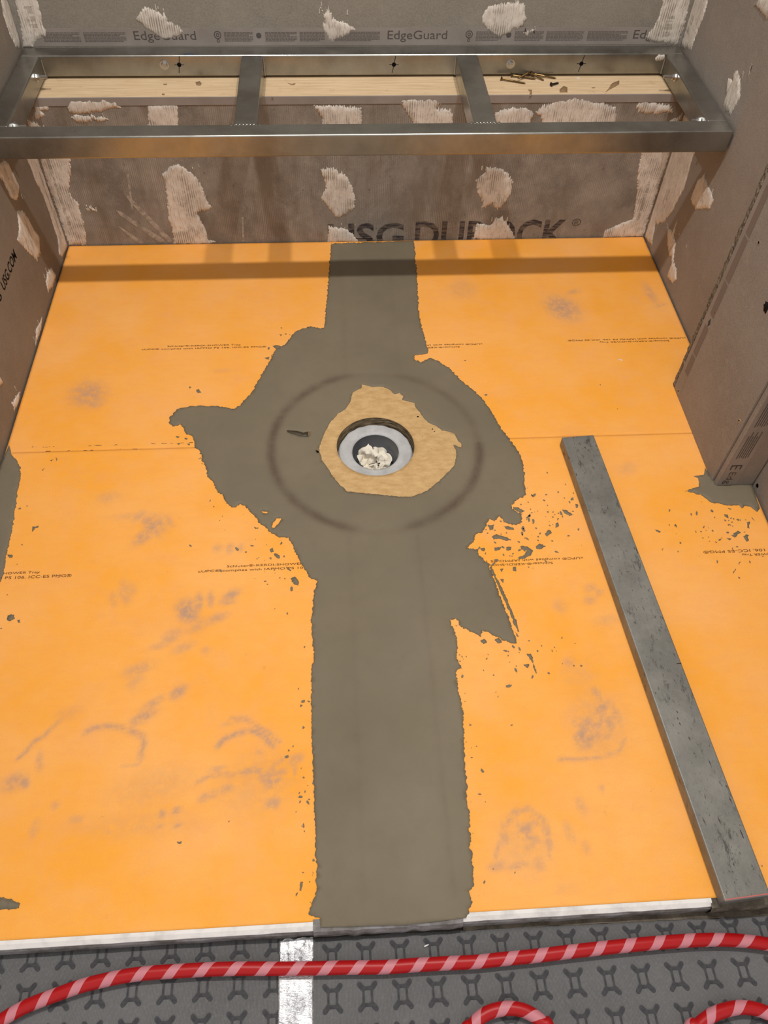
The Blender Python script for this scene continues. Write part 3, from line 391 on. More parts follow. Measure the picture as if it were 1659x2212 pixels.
M_orange = Mat('orange_fleece', 0.8, spec=0.2)
oc = M_orange.mix(M_orange.noise(4.2, 5, .62, .36, .64), S(255, 186, 104), S(254, 175, 66))
oc = M_orange.mix(M_orange.mul(M_orange.noise(11, 5, .7, .5, .72), .45), oc, S(246, 178, 116))
oc = M_orange.mix(M_orange.mul(M_orange.noise(55, 5, .7, .45, .75, (.5, 1.4, 1)), .22), oc, S(238, 158, 84))
oc = M_orange.mix(M_orange.mul(M_orange.noise(420, 2, .6, .35, .65), .16), oc, S(240, 150, 60))
oc = M_orange.mix(M_orange.mul(M_orange.noise(34, 5, .7, .66, .74), .35), oc, S(196, 128, 76))
stn = M_orange.mul(M_orange.attr('stain'), M_orange.noise(70, 5, .7, .26, .56))
oc = M_orange.mix(M_orange.mul(stn, 1.0), oc, S(186, 150, 128))
M_orange.color(oc); M_orange.bump(M_orange.noise(500, 2, .6, .3, .7), .12, .0004)

M_foam = Mat('white_foam', 0.8, spec=0.2)
M_foam.color(M_foam.mix(M_foam.noise(30, 4, .6, .45, .7), S(236, 233, 231), S(206, 203, 201)))
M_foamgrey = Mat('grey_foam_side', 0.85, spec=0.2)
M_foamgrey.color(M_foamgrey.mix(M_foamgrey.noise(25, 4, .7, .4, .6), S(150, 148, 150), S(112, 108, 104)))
M_mortar = Mat('mortar_bed', 0.95, spec=0.1)
M_mortar.color(M_mortar.mix(M_mortar.noise(40, 5, .7, .35, .65), S(116, 108, 96), S(78, 72, 64)))

M_thin = Mat('grey_thinset', 0.72, spec=0.3)
tcol = M_thin.mix(M_thin.noise(4, 4, .6, .35, .65), S(126, 116, 97), S(117, 108, 90))
tcol = M_thin.mix(M_thin.mul(M_thin.noise(26, 5, .7, .5, .8), .25), tcol, S(104, 95, 80))
tcol = M_thin.mix(M_thin.mul(M_thin.attr('groove'), M_thin.noise(14, 4, .6, .1, .55)), tcol, S(90, 76, 63))
M_thin.color(tcol); M_thin.bump(M_thin.noise(300, 2, .6, .3, .7), .06, .0004)
M_thin.rough(M_thin.noise(5, 3, .5, .3, .7), .55, .8)
M_wet = Mat('wet_thinset', 0.5).color(S(70, 62, 48))

M_tan = Mat('tan_fleece', 0.85, spec=0.15)
M_tan.color(M_tan.mix(M_tan.noise(40, 5, .65, .35, .65, (1, 2, 1)), S(212, 178, 128), S(192, 156, 106)))
M_tan.bump(M_tan.noise(220, 3, .6, .3, .7), .2, .0005)
M_pvc = Mat('light_grey_pvc', 0.55, spec=0.35)
M_pvc.color(M_pvc.mix(M_pvc.noise(40, 4, .6, .4, .7), S(196, 197, 199), S(176, 177, 178)))
M_pipe = Mat('dark_grey_pipe', 0.35, spec=0.5).color(S(104, 106, 110))
M_throat = Mat('cut_tray_edge', 0.9, spec=0.1)
M_throat.color(M_throat.mix(M_throat.noise(40, 5, .7, .4, .6, (1, 1, 8)), S(62, 54, 44), S(150, 132, 104)))
M_paper = Mat('white_crumpled_cloth', 0.8, spec=0.2)
M_paper.color(M_paper.mix(M_paper.noise(60, 3, .6, .4, .7), S(240, 234, 220), S(222, 214, 198)))

M_bar = Mat('scuffed_grey_straightedge', 0.5, 0.35)
bc = M_bar.mix(M_bar.noise(14, 5, .65, .35, .65), S(140, 139, 133), S(118, 117, 112))
bc = M_bar.mix(M_bar.mul(M_bar.noise(60, 5, .75, .58, .68, (1, .35, 1)), .8), bc, S(58, 57, 55))
bc = M_bar.mix(M_bar.mul(M_bar.noise(170, 3, .7, .62, .72, (1, .5, 1)), .7), bc, S(48, 47, 46))
M_bar.color(bc); M_bar.bump(M_bar.noise(80, 4, .7, .3, .7), .2, .0008)
M_red_chalk = Mat('red_chalk', 0.9, spec=0.1).color(S(190, 112, 108))

M_mat = Mat('grey_fleece_membrane', 0.9, spec=0.15)
gw = M_mat.wave(165, (1, 0, 0), 1.5)
gc = M_mat.mix(M_mat.noise(9, 5, .65, .35, .65), S(102, 103, 105), S(92, 92, 94))
gc = M_mat.mix(M_mat.mul(gw, .5), gc, S(122, 122, 122))
gc = M_mat.mix(M_mat.mul(M_mat.noise(260, 3, .7, .5, .75), .35), gc, S(134, 134, 132))
M_mat.color(gc); M_mat.bump(gw, .25, .0008); M_mat.bump(M_mat.noise(260, 3, .7, .3, .7), .3, .0008)
M_stud = Mat('dark_stud_imprint', 0.9, spec=0.1)
sc_ = M_stud.mix(M_stud.noise(120, 4, .7, .35, .65), S(60, 60, 64), S(78, 78, 81))
sc_ = M_stud.mix(M_stud.mul(M_stud.wave(165, (1, 0, 0), 1.5), .25), sc_, S(92, 92, 94))
M_stud.color(sc_)
M_red = Mat('red_hose', 0.38, spec=0.35).color(S(172, 12, 18))
M_pink = Mat('pink_stripe', 0.5, spec=0.4).color(S(200, 128, 138))
M_foil = Mat('foil_tape', 0.27, 0.9)
M_foil.color(M_foil.mix(M_foil.noise(40, 4, .6, .4, .6), S(200, 201, 204), S(150, 151, 155)))
M_foil.bump(M_foil.noise(160, 4, .7, .3, .7, (.6, 1.6, 1)), .35, .0015)

# ------------------------------------------------------------------ setting: walls and floor
TOP = 2.45
def struct(o, label=None, cat=None): return props(o, label, cat, kind='structure')
w_back = struct(box('wall_back', -XW, XW, YB, YB + .013, .33, TOP, M_upper), 'grey cement board upper back wall with printed edge strip above the steel bench frame', 'wall')
w_left = struct(box('wall_left', -XW - .013, -XW, -1.78, YB + .013, -.03, TOP, M_left), 'brown-grey cement board wall along the left side of the tray', 'wall')
w_right = struct(box('wall_right', XW, XW + .013, -1.78, YB + .013, -.03, TOP, M_right), 'warm grey cement board wall on the right behind the boxed-out pier', 'wall')
w_knee = struct(box('wall_knee', -XW, XW, YK, .037, -.03, .3615, M_knee), 'ribbed grey low wall under the bench frame, patched with joint compound', 'wall')
plate = box('top_plate', -XW, XW, .0045, .135, .362, .3752, M_wood, w_knee, .001, 1); box('edge_strip', -XW + .001, XW - .001, YK - .0016, YK + .0012, .3575, .3757, M_tape, w_knee, .0006, 1)
plate['label'] = 'bare pine plank on top of the low wall'

# floor slab, with a well for the drain
fl_v, fl_f = [], []
for (x0, x1, y0, y1) in [(-1.0, 1.0, -2.6, -.85), (-1.0, 1.0, -.6, .16), (-1.0, -.12, -.85, -.6), (.12, 1.0, -.85, -.6)]:
    b = len(fl_v)
    fl_v += [(x, y, z) for x in (x0, x1) for y in (y0, y1) for z in (-.13, -.0335)]
    fl_f += [tuple(b + i for i in f) for f in ((0, 1, 3, 2), (4, 6, 7, 5), (0, 4, 5, 1), (2, 3, 7, 6), (0, 2, 6, 4), (1, 5, 7, 3))]
struct(mk('floor', fl_v, fl_f, M_mortar), 'rough mortar subfloor showing as a thin strip below the tray edge', 'floor')

# printed edge strip on the upper wall
tp = box('edge_tape', -XW + .002, XW - .002, YB - .0005, YB, .4275, .4645, M_tape, w_back)
def u_at(px): return float(np.interp(px, [100, 292, 837, 1365], [-.7125, -.5104, .0667, .6447]))
text('lettering', 'EdgeGuard', (-.5104, -.3714, .4345, .4590), on_back, M_print, w_back, .0008)
text('lettering', 'EdgeGuard', (.0667, .2049, .4345, .4590), on_back, M_print, w_back, .0008)
text('lettering', 'Edge', (.6447, .7060, .4345, .4590), on_back, M_print, w_back, .0008)
rnd = random.Random(5)
def fine_print(px0, px1, rows=7):
    u0, u1 = u_at(px0), u_at(px1); R = []
    for k in range(rows):
        z = .4565 - k * .0030; u = u0; end = u1 - (rnd.random() * .25 * (u1 - u0) if k in (rows - 1, 2) else 0)
        while u < end:
            w = rnd.uniform(.003, .010); R.append((u, min(u + w, end), z - .0017, z)); u += w + .0012
    bars('fine_print', R, on_back, M_fine, w_back, .0008)
for a, b in [(98, 178), (186, 275), (484, 545), (572, 640), (646, 700), (722, 820), (1025, 1080), (1108, 1170), (1176, 1256), (1265, 1352)]: fine_print(a, b)
for px in (470, 1010):
    u = u_at(px); R = []
    vv, ff = [], []
    for r0, r1, dz in ((.0065, .0085, 0), (.0022, .0040, 0), (.0020, .0036, -.0125)):
        b = len(vv)
        for i in range(20):
            a = 2 * math.pi * i / 20
            vv += [on_back(u + r0 * math.cos(a), .4505 + dz + r0 * math.sin(a), .0008), on_back(u + r1 * math.cos(a), .4505 + dz + r1 * math.sin(a), .0008)]
        ff += [(b + 2 * i, b + 2 * i + 1, b + (2 * i + 3) % 40, b + (2 * i + 2) % 40) for i in range(20)]
    mk('printed_seal', vv, ff, M_print, w_back)
for px in (558, 1095):
    u = u_at(px)
    mk('printed_dot', [on_back(u + .006 * math.cos(i * math.pi / 10), .449 + .006 * math.sin(i * math.pi / 10), .0008) for i in range(20)], [tuple(range(20))], M_print, w_back)

# stencilled maker's lettering low on the knee wall, side wall lettering
text('lettering', 'USG', (-.088, .112, -.028, .052), on_knee, M_print2, w_knee, .0004, bold=.02)
text('lettering', 'DUROCK', (.142, .548, -.028, .055), on_knee, M_print2, w_knee, .0004, bold=.02)
text('lettering', '®', (.558, .582, .034, .056), on_knee, M_print2, w_knee, .0004)
text('lettering', 'USG.COM', (-.4250, -.3070, .1800, .2035), on_left, M_ink, w_left, .0005, bold=.015)
text('lettering', 'S', (-.4600, -.4440, .1800, .2035), on_left, M_ink, w_left, .0005, bold=.015)

# joint compound
WALLS = {'wall_back': (w_back, on_back), 'wall_left': (w_left, on_left), 'wall_right': (w_right, on_right), 'wall_knee': (w_knee, on_knee)}
def ridge(u, v):
    return 0.0006 * math.sin(u * 780 + 5 * noise.noise((u * 30, v * 20, 3))) + 0.0008 * noise.noise((u * 120, v * 25, 1))
for i, (wn, poly) in enumerate(D['mud']):
    w, mf = WALLS[wn]
    if wn == 'wall_knee': poly = [(u, min(v, .3742)) for u, v in poly]
    lim = XW - .0005
    if wn in ('wall_back', 'wall_knee'): poly = [(max(-lim, min(lim, u)), v) for u, v in poly]
    else:
        poly = [(min(u, (YK if v < .36 else YB) - .0005), v) for u, v in poly]
    slab('joint_compound', poly, mf, M_mud, w, thick=.0026, edge=.0007, feather=.006, grid=.005, amp=.0042, step=.0012, comb=.0075,
         seed=3.3 + i * 1.7, relief=ridge)
# mesh tape showing through the compound in the corners
M_mesh = Mat('mesh_tape', 0.9, spec=0.1).color(S(150, 138, 124))
rnd = random.Random(31)
for wn, u0, u1, v0, v1 in [('wall_knee', -.748, -.738, .06, .30), ('wall_knee', .728, .738, .05, .16), ('wall_back', -.735, -.715, .468, .51), ('wall_back', .712, .732, .445, .49), ('wall_left', -.030, -.020, .05, .22), ('wall_right', .105, .122, .46, .50)]:
    w, mf = WALLS[wn]; R = []
    v = v0
    while v < v1:
        if rnd.random() < .75: R.append((u0 + rnd.uniform(0, .003), u1 - rnd.uniform(0, .004), v, v + .0006))
        v += .0026
    for k in range(3):
        u = u0 + (u1 - u0) * (k + .3) / 3; v = v0
        while v < v1:
            l = rnd.uniform(.006, .03); R.append((u, u + .0006, v, min(v + l, v1))); v += l + rnd.uniform(.004, .03)
    props(bars('mesh_tape', R, mf, M_mesh, w, .0032), kind='stuff')
M_haze = Mat('rubbed_haze', 0.9, spec=0.1)
M_haze.color(M_haze.mix(M_haze.noise(60, 4, .7, .4, .6), S(140, 132, 124), S(176, 168, 158)))
for i, p in enumerate(D['haze']):
    mk('rub_mark', [on_knee(u, v, .0004 + .00008 * i) for u, v in p], [tuple(range(len(p)))], M_haze, w_knee)
M_knot = Mat('wood_stain', 0.8, spec=0.1).color(S(150, 122, 90))
for i, p in enumerate(D['knots']):
    slab('wood_mark', p, lambda u, v, h: (u, v, .3752 + h), M_knot, w_knee, thick=.0003, edge=.0002, grid=.02, amp=.0015, step=.0016, seed=70 + i)
# brushed-out streaks at the ends of the patches
rnd = random.Random(11)
for i, (wn, poly) in enumerate(D['mud']):
    w, mf = WALLS[wn]; P = np.array(poly); c = P.mean(0); hgt = np.ptp(P[:, 1]); wid = np.ptp(P[:, 0])
    if wid > .25 or hgt > .25: continue
    for k in range(3):
        u = c[0] + rnd.uniform(-.45, .45) * wid; v = P[:, 1].max() - rnd.uniform(-.006, .012)
        if v + .008 > .345 and wn == 'wall_knee': continue
        l = rnd.uniform(.005, .014); t = rnd.uniform(.0008, .0018)
        slab('joint_compound', [(u - t, v - l / 2), (u + t, v - l / 2), (u + t * .6, v + l / 2), (u - t * .5, v + l / 2)], mf, M_mud, w,
             thick=.0008, edge=.0005, feather=.002, grid=.02, amp=.0006, step=.002, seed=91 + i + k * .37)

# a pencil-thin marker line where tray and wall meet, at the back of the thinset band
bars('marker_line', [(-.0563, .03, .0035, .0055), (-.0563, -.0545, -.001, .0055)], lambda u, v, h: (u, YK - .0006, v + .0015), M_ink, w_knee)

# ------------------------------------------------------------------ boxed-out pier on the right
XP = .6825; PY0, PY1 = -.8638, -.5647
pier = struct(box('wall_pier', XP + .013, XW - .001, PY0 + .013, PY1 - .013, .0008, TOP, M_mortar), 'boxed-out cement board pier standing against the right wall', 'wall')
box('face_board', XP, XP + .0127, PY0 + .0135, PY1 - .0145, .0008, TOP, M_right, pier, .0008, 1)
bm = bmesh.new(); rng = random.Random(3)
nz = 150
prev = None
for k in range(nz + 1):                       # return board: its broken edge faces into the room
    z = .0008 + (1.2 - .0008) * k / nz
    j = rng.uniform(-.0018, .0014); j2 = rng.uniform(-.0015, .0015)
    ring = [bm.verts.new(p) for p in ((XP + .001 + j, PY1 - .0128 + j2 * .5, z), (XP + .001 + rng.uniform(-.0016, .001), PY1 - .0065, z), (XP + .001 + rng.uniform(-.0012, .0014), PY1 + j2 * .6, z), (XW - .002, PY1, z), (XW - .002, PY1 - .0128, z))]
    if prev:
        for a in range(5): bm.faces.new((prev[a], ring[a], ring[(a + 1) % 5], prev[(a + 1) % 5]))
    prev = ring
from_bm('return_board', bm, M_rough, pier)
box('return_board', XP, XW - .002, PY1 - .0128, PY1, 1.2, TOP, M_rough, pier)
box('end_board', XP + .004, XW - .0015, PY0, PY0 + .0127, .0004, TOP, M_right, pier, .0025, 2)
def on_pier(u, v, h): return (XP - h, u, v)
def on_pier_end(u, v, h): return (u, PY0 - h, v)
box('edge_tape', XP - .0005, XP, PY1 - .047, PY1 - .015, .004, 1.3, M_tape, pier)
box('edge_tape', XP + .0085, XP + .045, PY0 - .0005, PY0, .006, 1.3, M_tape, pier)
bars('printed_panel', [(-.6105, -.5925, .065, .115), (-.6105, -.5925, .120, .195), (-.6105, -.5925, .222, .300), (-.6105, -.5925, .306, .40), (-.6105, -.5925, .406, .50)], on_pier, M_brownprint, pier, .0009)
mk('printed_diamond', [on_pier(-.6035, .196, .0009), on_pier(-.598, .206, .0009), on_pier(-.6035, .217, .0009), on_pier(-.609, .206, .0009)], [(0, 1, 2, 3)], M_print2, pier)
R = []
for k in range(6):
    u = XP + .014 + k * .0042
    R.append((u, u + .0018, .085 + (k % 3) * .002, .15 + (k % 2) * .012))
bars('fine_print', R, on_pier_end, M_print, pier, .0009)
R = [(a, b, c + .09, d + .09) for a, b, c, d in R]; bars('fine_print', R, on_pier_end, M_print, pier, .0009)
# lettering runs down the strip
def down(u, v, h): return on_pier_end(v, -u, h)
text('lettering', 'E', (-.066, -.052, XP + .014, XP + .036), down, M_print2, pier, .0009)
text('lettering', 'Edg', (-.044, -.008, XP + .014, XP + .032), down, M_print2, pier, .0009)
for (u, v) in [(-.8358, .1638), (-.6057, .2337), (-.6006, .012), (-.645, .42), (-.836, .42)]:
    bm = bmesh.new(); axis_cyl(bm, on_pier(u, v, -.001), (-.0016, 0, 0), .0042, .0036, 10)
    sh = from_bm('screw_head', bm, M_zinc, pier)
    bm = bmesh.new(); axis_cyl(bm, on_pier(u, v, .0006), (-.0003, 0, 0), .0022, .0022, 8)
    from_bm('screw_recess', bm, M_black, sh)
slab('ink_blot', [(-.757, .352), (-.748, .350), (-.741, .358), (-.743, .368), (-.752, .374), (-.758, .364)], on_pier, M_ink, pier, thick=.0004, edge=.0003, grid=.01, amp=.004, step=.0015, seed=4)
bm = bmesh.new(); axis_cyl(bm, (XW + .001, -.875, .012), (-.002, 0, 0), .005, .004, 10); from_bm('screw_head', bm, M_black, w_right)

# ------------------------------------------------------------------ shower tray
tray = empty('shower_tray', (0, -.8, -.033), 'bright orange foam shower tray covering the floor between the walls, smeared with grey footprints', 'shower tray')
DC = (0.0, -.727)
st = np.array(D['stains']); SEAM = -.716
def stain_field(X, Y):
    f = np.zeros_like(X)
    for x, y, rx, ry, a, s in st:
        dx, dy = X - x, Y - y; c, sn = math.cos(a), math.sin(a)
        q = ((dx * c + dy * sn) / rx) ** 2 + ((-dx * sn + dy * c) / ry) ** 2
        f = np.maximum(f, s * np.exp(-(q * .9) ** 1.5))
    for pts, w, s in D['arcs']:
        if s <= 0: continue
        P = np.array(pts); d = np.full(X.shape, 9.0)
        for a, b in zip(P[:-1], P[1:]):
            ab = b - a; t = np.clip(((X - a[0]) * ab[0] + (Y - a[1]) * ab[1]) / (ab @ ab), 0, 1)
            d = np.minimum(d, np.hypot(X - a[0] - t * ab[0], Y - a[1] - t * ab[1]))
        f = np.maximum(f, s * np.exp(-(d / w) ** 2))
    return np.clip(f, 0, 1)

TX, TF = .7625, -1.6189
for (x0, x1, y0, y1) in [(-TX, -.0002, SEAM + .0001, 0), (.0002, TX, SEAM + .0001, 0), (-TX, -.0002, TF, SEAM - .0001), (.0002, TX, TF, SEAM - .0001)]:
    cell = .005
    xs = np.linspace(x0, x1, int((x1 - x0) / cell)); ys = np.linspace(y0, y1, int((y1 - y0) / cell))
    X, Y = np.meshgrid(xs, ys); nx, ny = len(xs), len(ys)
    Z = np.zeros_like(X)
    seam_d = np.abs(Y - SEAM); Z -= .0005 * np.exp(-(seam_d / .0025) ** 2)
    Z += .0005 * np.exp(-((seam_d - .008) / .006) ** 2)
    idx = np.arange(nx * ny).reshape(ny, nx)
    Q = np.stack([idx[:-1, :-1], idx[:-1, 1:], idx[1:, 1:], idx[1:, :-1]], -1).reshape(-1, 4)
    cx = X.ravel()[Q].mean(1) - DC[0]; cy = Y.ravel()[Q].mean(1) - DC[1]
    Q = Q[np.hypot(cx, cy) > .088]
    verts = np.stack([X.ravel(), Y.ravel(), Z.ravel()], 1)
    faces = Q.tolist()
    n0 = len(verts)
    # side skirts
    rim = list(idx[0, :]) + list(idx[1:, -1]) + list(idx[-1, -2::-1]) + list(idx[-2:0:-1, 0])
    low = np.array([(verts[i][0], verts[i][1], -.033) for i in rim]); verts = np.vstack([verts, low]); m = len(rim)
    for k in range(m):
        a_, b_ = rim[k], rim[(k + 1) % m]
        if min(math.hypot(verts[i][0] - DC[0], verts[i][1] - DC[1]) for i in (a_, b_)) < .0845: continue
        faces.append([int(b_), int(a_), n0 + k, n0 + (k + 1) % m])
    o = mk('tray_panel', verts.tolist(), faces, M_orange, tray)
    o.data.polygons.foreach_set('use_smooth', [k < len(Q) for k in range(len(faces))])
    at = o.data.attributes.new('stain', 'FLOAT', 'POINT')
    at.data.foreach_set('value', np.concatenate([stain_field(X, Y).ravel(), np.zeros(m)]))

# white foam rim along the front edge: bevelled top, grey side
for (x0, x1) in [(-TX, -.128), (.070, .4400)]:
    n = max(4, int((x1 - x0) / .02)); vs_, fs = [], []
    for k in range(n + 1):
        x = x0 + (x1 - x0) * k / n; j = noise.noise((x * 40, 2, 0)) * .0009
        vs_ += [(x, TF, .0002), (x, TF - .0050, -.0001), (x, TF - .0105 + j, -.0045), (x, TF - .0105 + j, -.0075)]
    for k in range(n):
        for j in range(3): b = k * 4 + j; fs.append((b, b + 1, b + 5, b + 4))
    o = mk('foam_edge', vs_, fs, M_foam, tray); o['label'] = 'white foam edge of the tray'
    vs_, fs = [], []
    for k in range(n + 1):
        x = x0 + (x1 - x0) * k / n; j = noise.noise((x * 25, 7, 0)) * .0014
        vs_ += [(x, TF - .0102, -.0072), (x, TF - .0125 + j, -.0105), (x, TF - .0130 + j, -.0325)]
    for k in range(n):
        for j in range(2): b = k * 3 + j; fs.append((b, b + 1, b + 4, b + 3))
    mk('foam_side', vs_, fs, M_foamgrey, tray)
M_jet = Mat('brown_inkjet_print', 0.9, spec=0.1).color(S(112, 76, 44))
# fine printing on the tray
T1, T2 = 'Schluter®-KERDI-SHOWER Tray', 'cUPC® complies with IAPMO PS 106. ICC-ES PMG®'
hh = .0062
text('lettering', T1, (-.4665, -.2977, -.4035, -.4035 + hh), on_tray, M_jet, tray, .0006)
text('lettering', T2, (-.5240, -.2384, -.4125, -.4125 + hh), on_tray, M_jet, tray, .0006)
text('lettering', T1, (-.2917, -.1229, -1.0190, -1.0190 + hh), on_tray, M_jet, tray, .0006)
text('lettering', T2, (-.3439, -.0583, -1.0280, -1.0280 + hh), on_tray, M_jet, tray, .0006)
text('lettering', '-SHOWER Tray', (-.7080, -.6330, -1.0165, -1.0165 + hh), on_tray, M_jet, tray, .0006)
text('lettering', 'O PS 106. ICC-ES PMG®', (-.7080, -.5739, -1.0255, -1.0255 + hh), on_tray, M_jet, tray, .0006)
text('lettering', T1, (.0440, .2128, -.4275, -.4275 + hh), on_tray, M_jet, tray, .0006, True)
text('lettering', T2, (-.0179, .2677, -.4190, -.4190 + hh), on_tray, M_jet, tray, .0006, True)
text('lettering', T1, (.5470, .7158, -.4225, -.4225 + hh), on_tray, M_jet, tray, .0006, True)
text('lettering', T2, (.4727, .7584, -.4140, -.4140 + hh), on_tray, M_jet, tray, .0006, True)
text('lettering', T1, (.1500, .3188, -1.0370, -1.0370 + hh), on_tray, M_jet, tray, .0006, True)
text('lettering', T2, (.0929, .3785, -1.0285, -1.0285 + hh), on_tray, M_jet, tray, .0006, True)
text('lettering', 'SHOWER Tray', (.6850, .7550, -1.0350, -1.0350 + hh), on_tray, M_jet, tray, .0006, True)
text('lettering', 'PS 106. ICC-ES PMG®', (.6126, .7550, -1.0265, -1.0265 + hh), on_tray, M_jet, tray, .0006, True)
# crease specks along the left seam
rnd = random.Random(8); R = []
for k in range(34):
    u = rnd.uniform(-.72, -.36); w = rnd.uniform(.002, .02) * rnd.random(); yy = rnd.choice((SEAM + .0125, SEAM + .0125, SEAM)) + rnd.uniform(-.001, .001)
    R.append((u, u + w, yy, yy + rnd.uniform(.0005, .0012)))
o = bars('crease_specks', R, on_tray, M_print2, tray, .0009); props(o, kind='stuff')
# tan fleece left bare around the drain
loopc = [(DC[0] + .0815 * math.cos(a), DC[1] + .0815 * math.sin(a)) for a in np.linspace(0, 2 * math.pi, 72, endpoint=False)]
tp = np.array(D['tan_hole']); cc = tp.mean(0); grown = [tuple(cc + (p - cc) * 1.12) for p in tp]
o = slab('bare_fleece', grown, on_tray, M_tan, tray, holes=[loopc], edge=.0009, thick=.0010, grid=.012, amp=.0, step=.004)
o['label'] = 'tan bare patch around the drain hole'

# ------------------------------------------------------------------ thinset
def groove(u, v):
    r = math.hypot(u - DC[0], v - DC[1]); a = math.atan2(v - DC[1], u - DC[0])
    ends = 1 - math.exp(-((abs(math.sin(a)) - 1) / .035) ** 2)
    g = math.exp(-((r - .2185) / .0100) ** 2) * ends
    w = .45 if u > 0 and v > DC[1] else 1
    for xe, y0, y1, s in ((-.062, -1.6, -.96, .10), (.068, -1.6, -.96, .17), (-.057, -.52, -.02, .13), (.066, -.52, -.02, .2)):
        if y0 < v < y1: g = max(g, s * math.exp(-((u - xe) / .005) ** 2))
    return min(1.0, g * w * .9)
def thin_relief(u, v):
    r = math.hypot(u - DC[0], v - DC[1])
    h = -.0010 * math.exp(-((r - .2185) / .008) ** 2) + .0002 * noise.noise((u * 12, v * 12, 0))
    if r > .225 and abs(u) < .12: h += .0005 * (1 / (1 + math.exp((abs(u - .004) - .064) / .003)))
    return h
def main_amp(p):
    if p[1] > -.004 or p[1] < -1.62: return 0.0
    return .0035 if p[0] < 0 and p[1] < -1.02 else .0050
thin = slab('thinset_spread', [(u, min(v, .0015)) for u, v in D['thinset_main']], on_tray, M_thin, None, holes=[D['tan_hole']] + D['islands'] + D['gouges'], edge=.0013, thick=.0022,
            feather=.006, grid=.0065, amp=main_amp, step=.0022, seed=2.2, relief=thin_relief, attrs={'groove': groove})
props(thin, 'smooth grey-brown thinset band running front to back and spreading around the drain', 'mortar')
for p in D['gouges']:
    slab('gouge', p, on_tray, M_wet, thin, edge=.0010, thick=.0010, grid=.02, amp=.0008, step=.003)
o = slab('thinset_smear', D['thinset_left'], on_tray, M_thin, None, edge=.001, thick=.002, grid=.008, amp=lambda p: .004 if p[0] > -.752 else 0.0, step=.0022, seed=6.1)
props(o, 'grey thinset smear along the left wall edge of the orange tray', 'mortar')
o = slab('thinset_smear', [(min(u, .764), v) for u, v in D['thinset_right']], on_tray, M_thin, None, edge=.001, thick=.002, grid=.008, amp=lambda p: .004 if p[1] < -.868 and p[0] < .74 else .001, step=.0022, seed=9.4)
props(o, 'grey thinset smear under the foot of the boxed-out pier', 'mortar')
# lip of thinset hanging over the front edge
for lx0, lx1, lm in ((-.134, .078, M_foamgrey), (.4385, TX, M_mortar)):
    vs_, fs = [], []
    n = int((lx1 - lx0) / .0048)
    for k in range(n + 1):
        x = lx0 + (lx1 - lx0) * k / n; j = noise.noise((x * 60, 1, 4)) * .0022
        zt = .0012 if lx0 < 0 else -.0010
        vs_ += [(x, TF + .003, zt), (x, TF - .006, zt - .0003), (x, TF - .0125 + j * .6, -.003), (x, TF - .0155 + j, -.012 + j), (x, TF - .0150 + j, -.030)]
    for k in range(n):
        for j in range(4): b = k * 5 + j; fs.append((b, b + 1, b + 6, b + 5))
    mk('mortar_lip', vs_, fs, lm, tray)
# flat mortar left bare between tray and membrane
vs_, fs = [], []
n = 60
for k in range(n + 1):
    x = .08 + (TX - .08) * k / n; j = noise.noise((x * 50, 3, 1)) * .0016
    vs_ += [(x, TF - .0125, -.0290), (x, TF - .0165 - .012 * x + j, -.0292), (x, TF - .0170 - .012 * x + j, -.0332)]
for k in range(n):
    for j in range(2): b = k * 3 + j; fs.append((b, b + 1, b + 4, b + 3))
mk('mortar_lip', vs_, fs, M_mortar, tray)
# crumbs and flakes of thinset stuck to the tray
for i, p in enumerate(D['flakes']):
    slab('thinset_flake', p, on_tray, M_thin, tray, edge=.0007, thick=.0012, feather=.003, grid=.012, amp=.0030, step=.0016, seed=20 + i * 2.3)
rnd = random.Random(21); vs_, fs = [], []
def speck(x, y, r, el=1.0, an=0.0):
    b = len(vs_); k = 6
    for i in range(k):
        a = 2 * math.pi * i / k; rr = r * rnd.uniform(.55, 1.2)
        px, py = rr * el * math.cos(a), rr * math.sin(a)
        vs_.append((x + px * math.cos(an) - py * math.sin(an), y + px * math.sin(an) + py * math.cos(an), .0010))
    fs.append(tuple(range(b, b + k)))
for (x, y, sx, sy, k) in [(.25, -.955, .06, .05, 80), (.33, -.90, .05, .05, 34), (.66, -.97, .045, .045, 55), (.24, -1.22, .05, .035, 30), (-.21, -1.00, .05, .035, 28), (-.70, -1.05, .03, .12, 18), (-.30, -.72, .03, .05, 34), (-.145, -1.50, .012, .12, 30), (-.25, -.83, .05, .05, 22), (-.17, -.42, .03, .04, 22), (.165, -.62, .05, .08, 18), (.118, -1.3, .012, .3, 40), (0.0, -1.1, .7, .5, 40)]:
    for _ in range(k):
        speck(x + rnd.gauss(0, sx), y + rnd.gauss(0, sy), rnd.uniform(.0006, .0028) * rnd.random() + .0005, rnd.uniform(1, 2.6), rnd.uniform(0, 3.1))
keep = [f for f in fs if abs(vs_[f[0]][0]) < .745 and -1.6 < vs_[f[0]][1] < -.02 and not (vs_[f[0]][0] > .66 and -.87 < vs_[f[0]][1] < -.55)]
props(mk('thinset_specks', vs_, keep, M_thin, tray), kind='stuff')

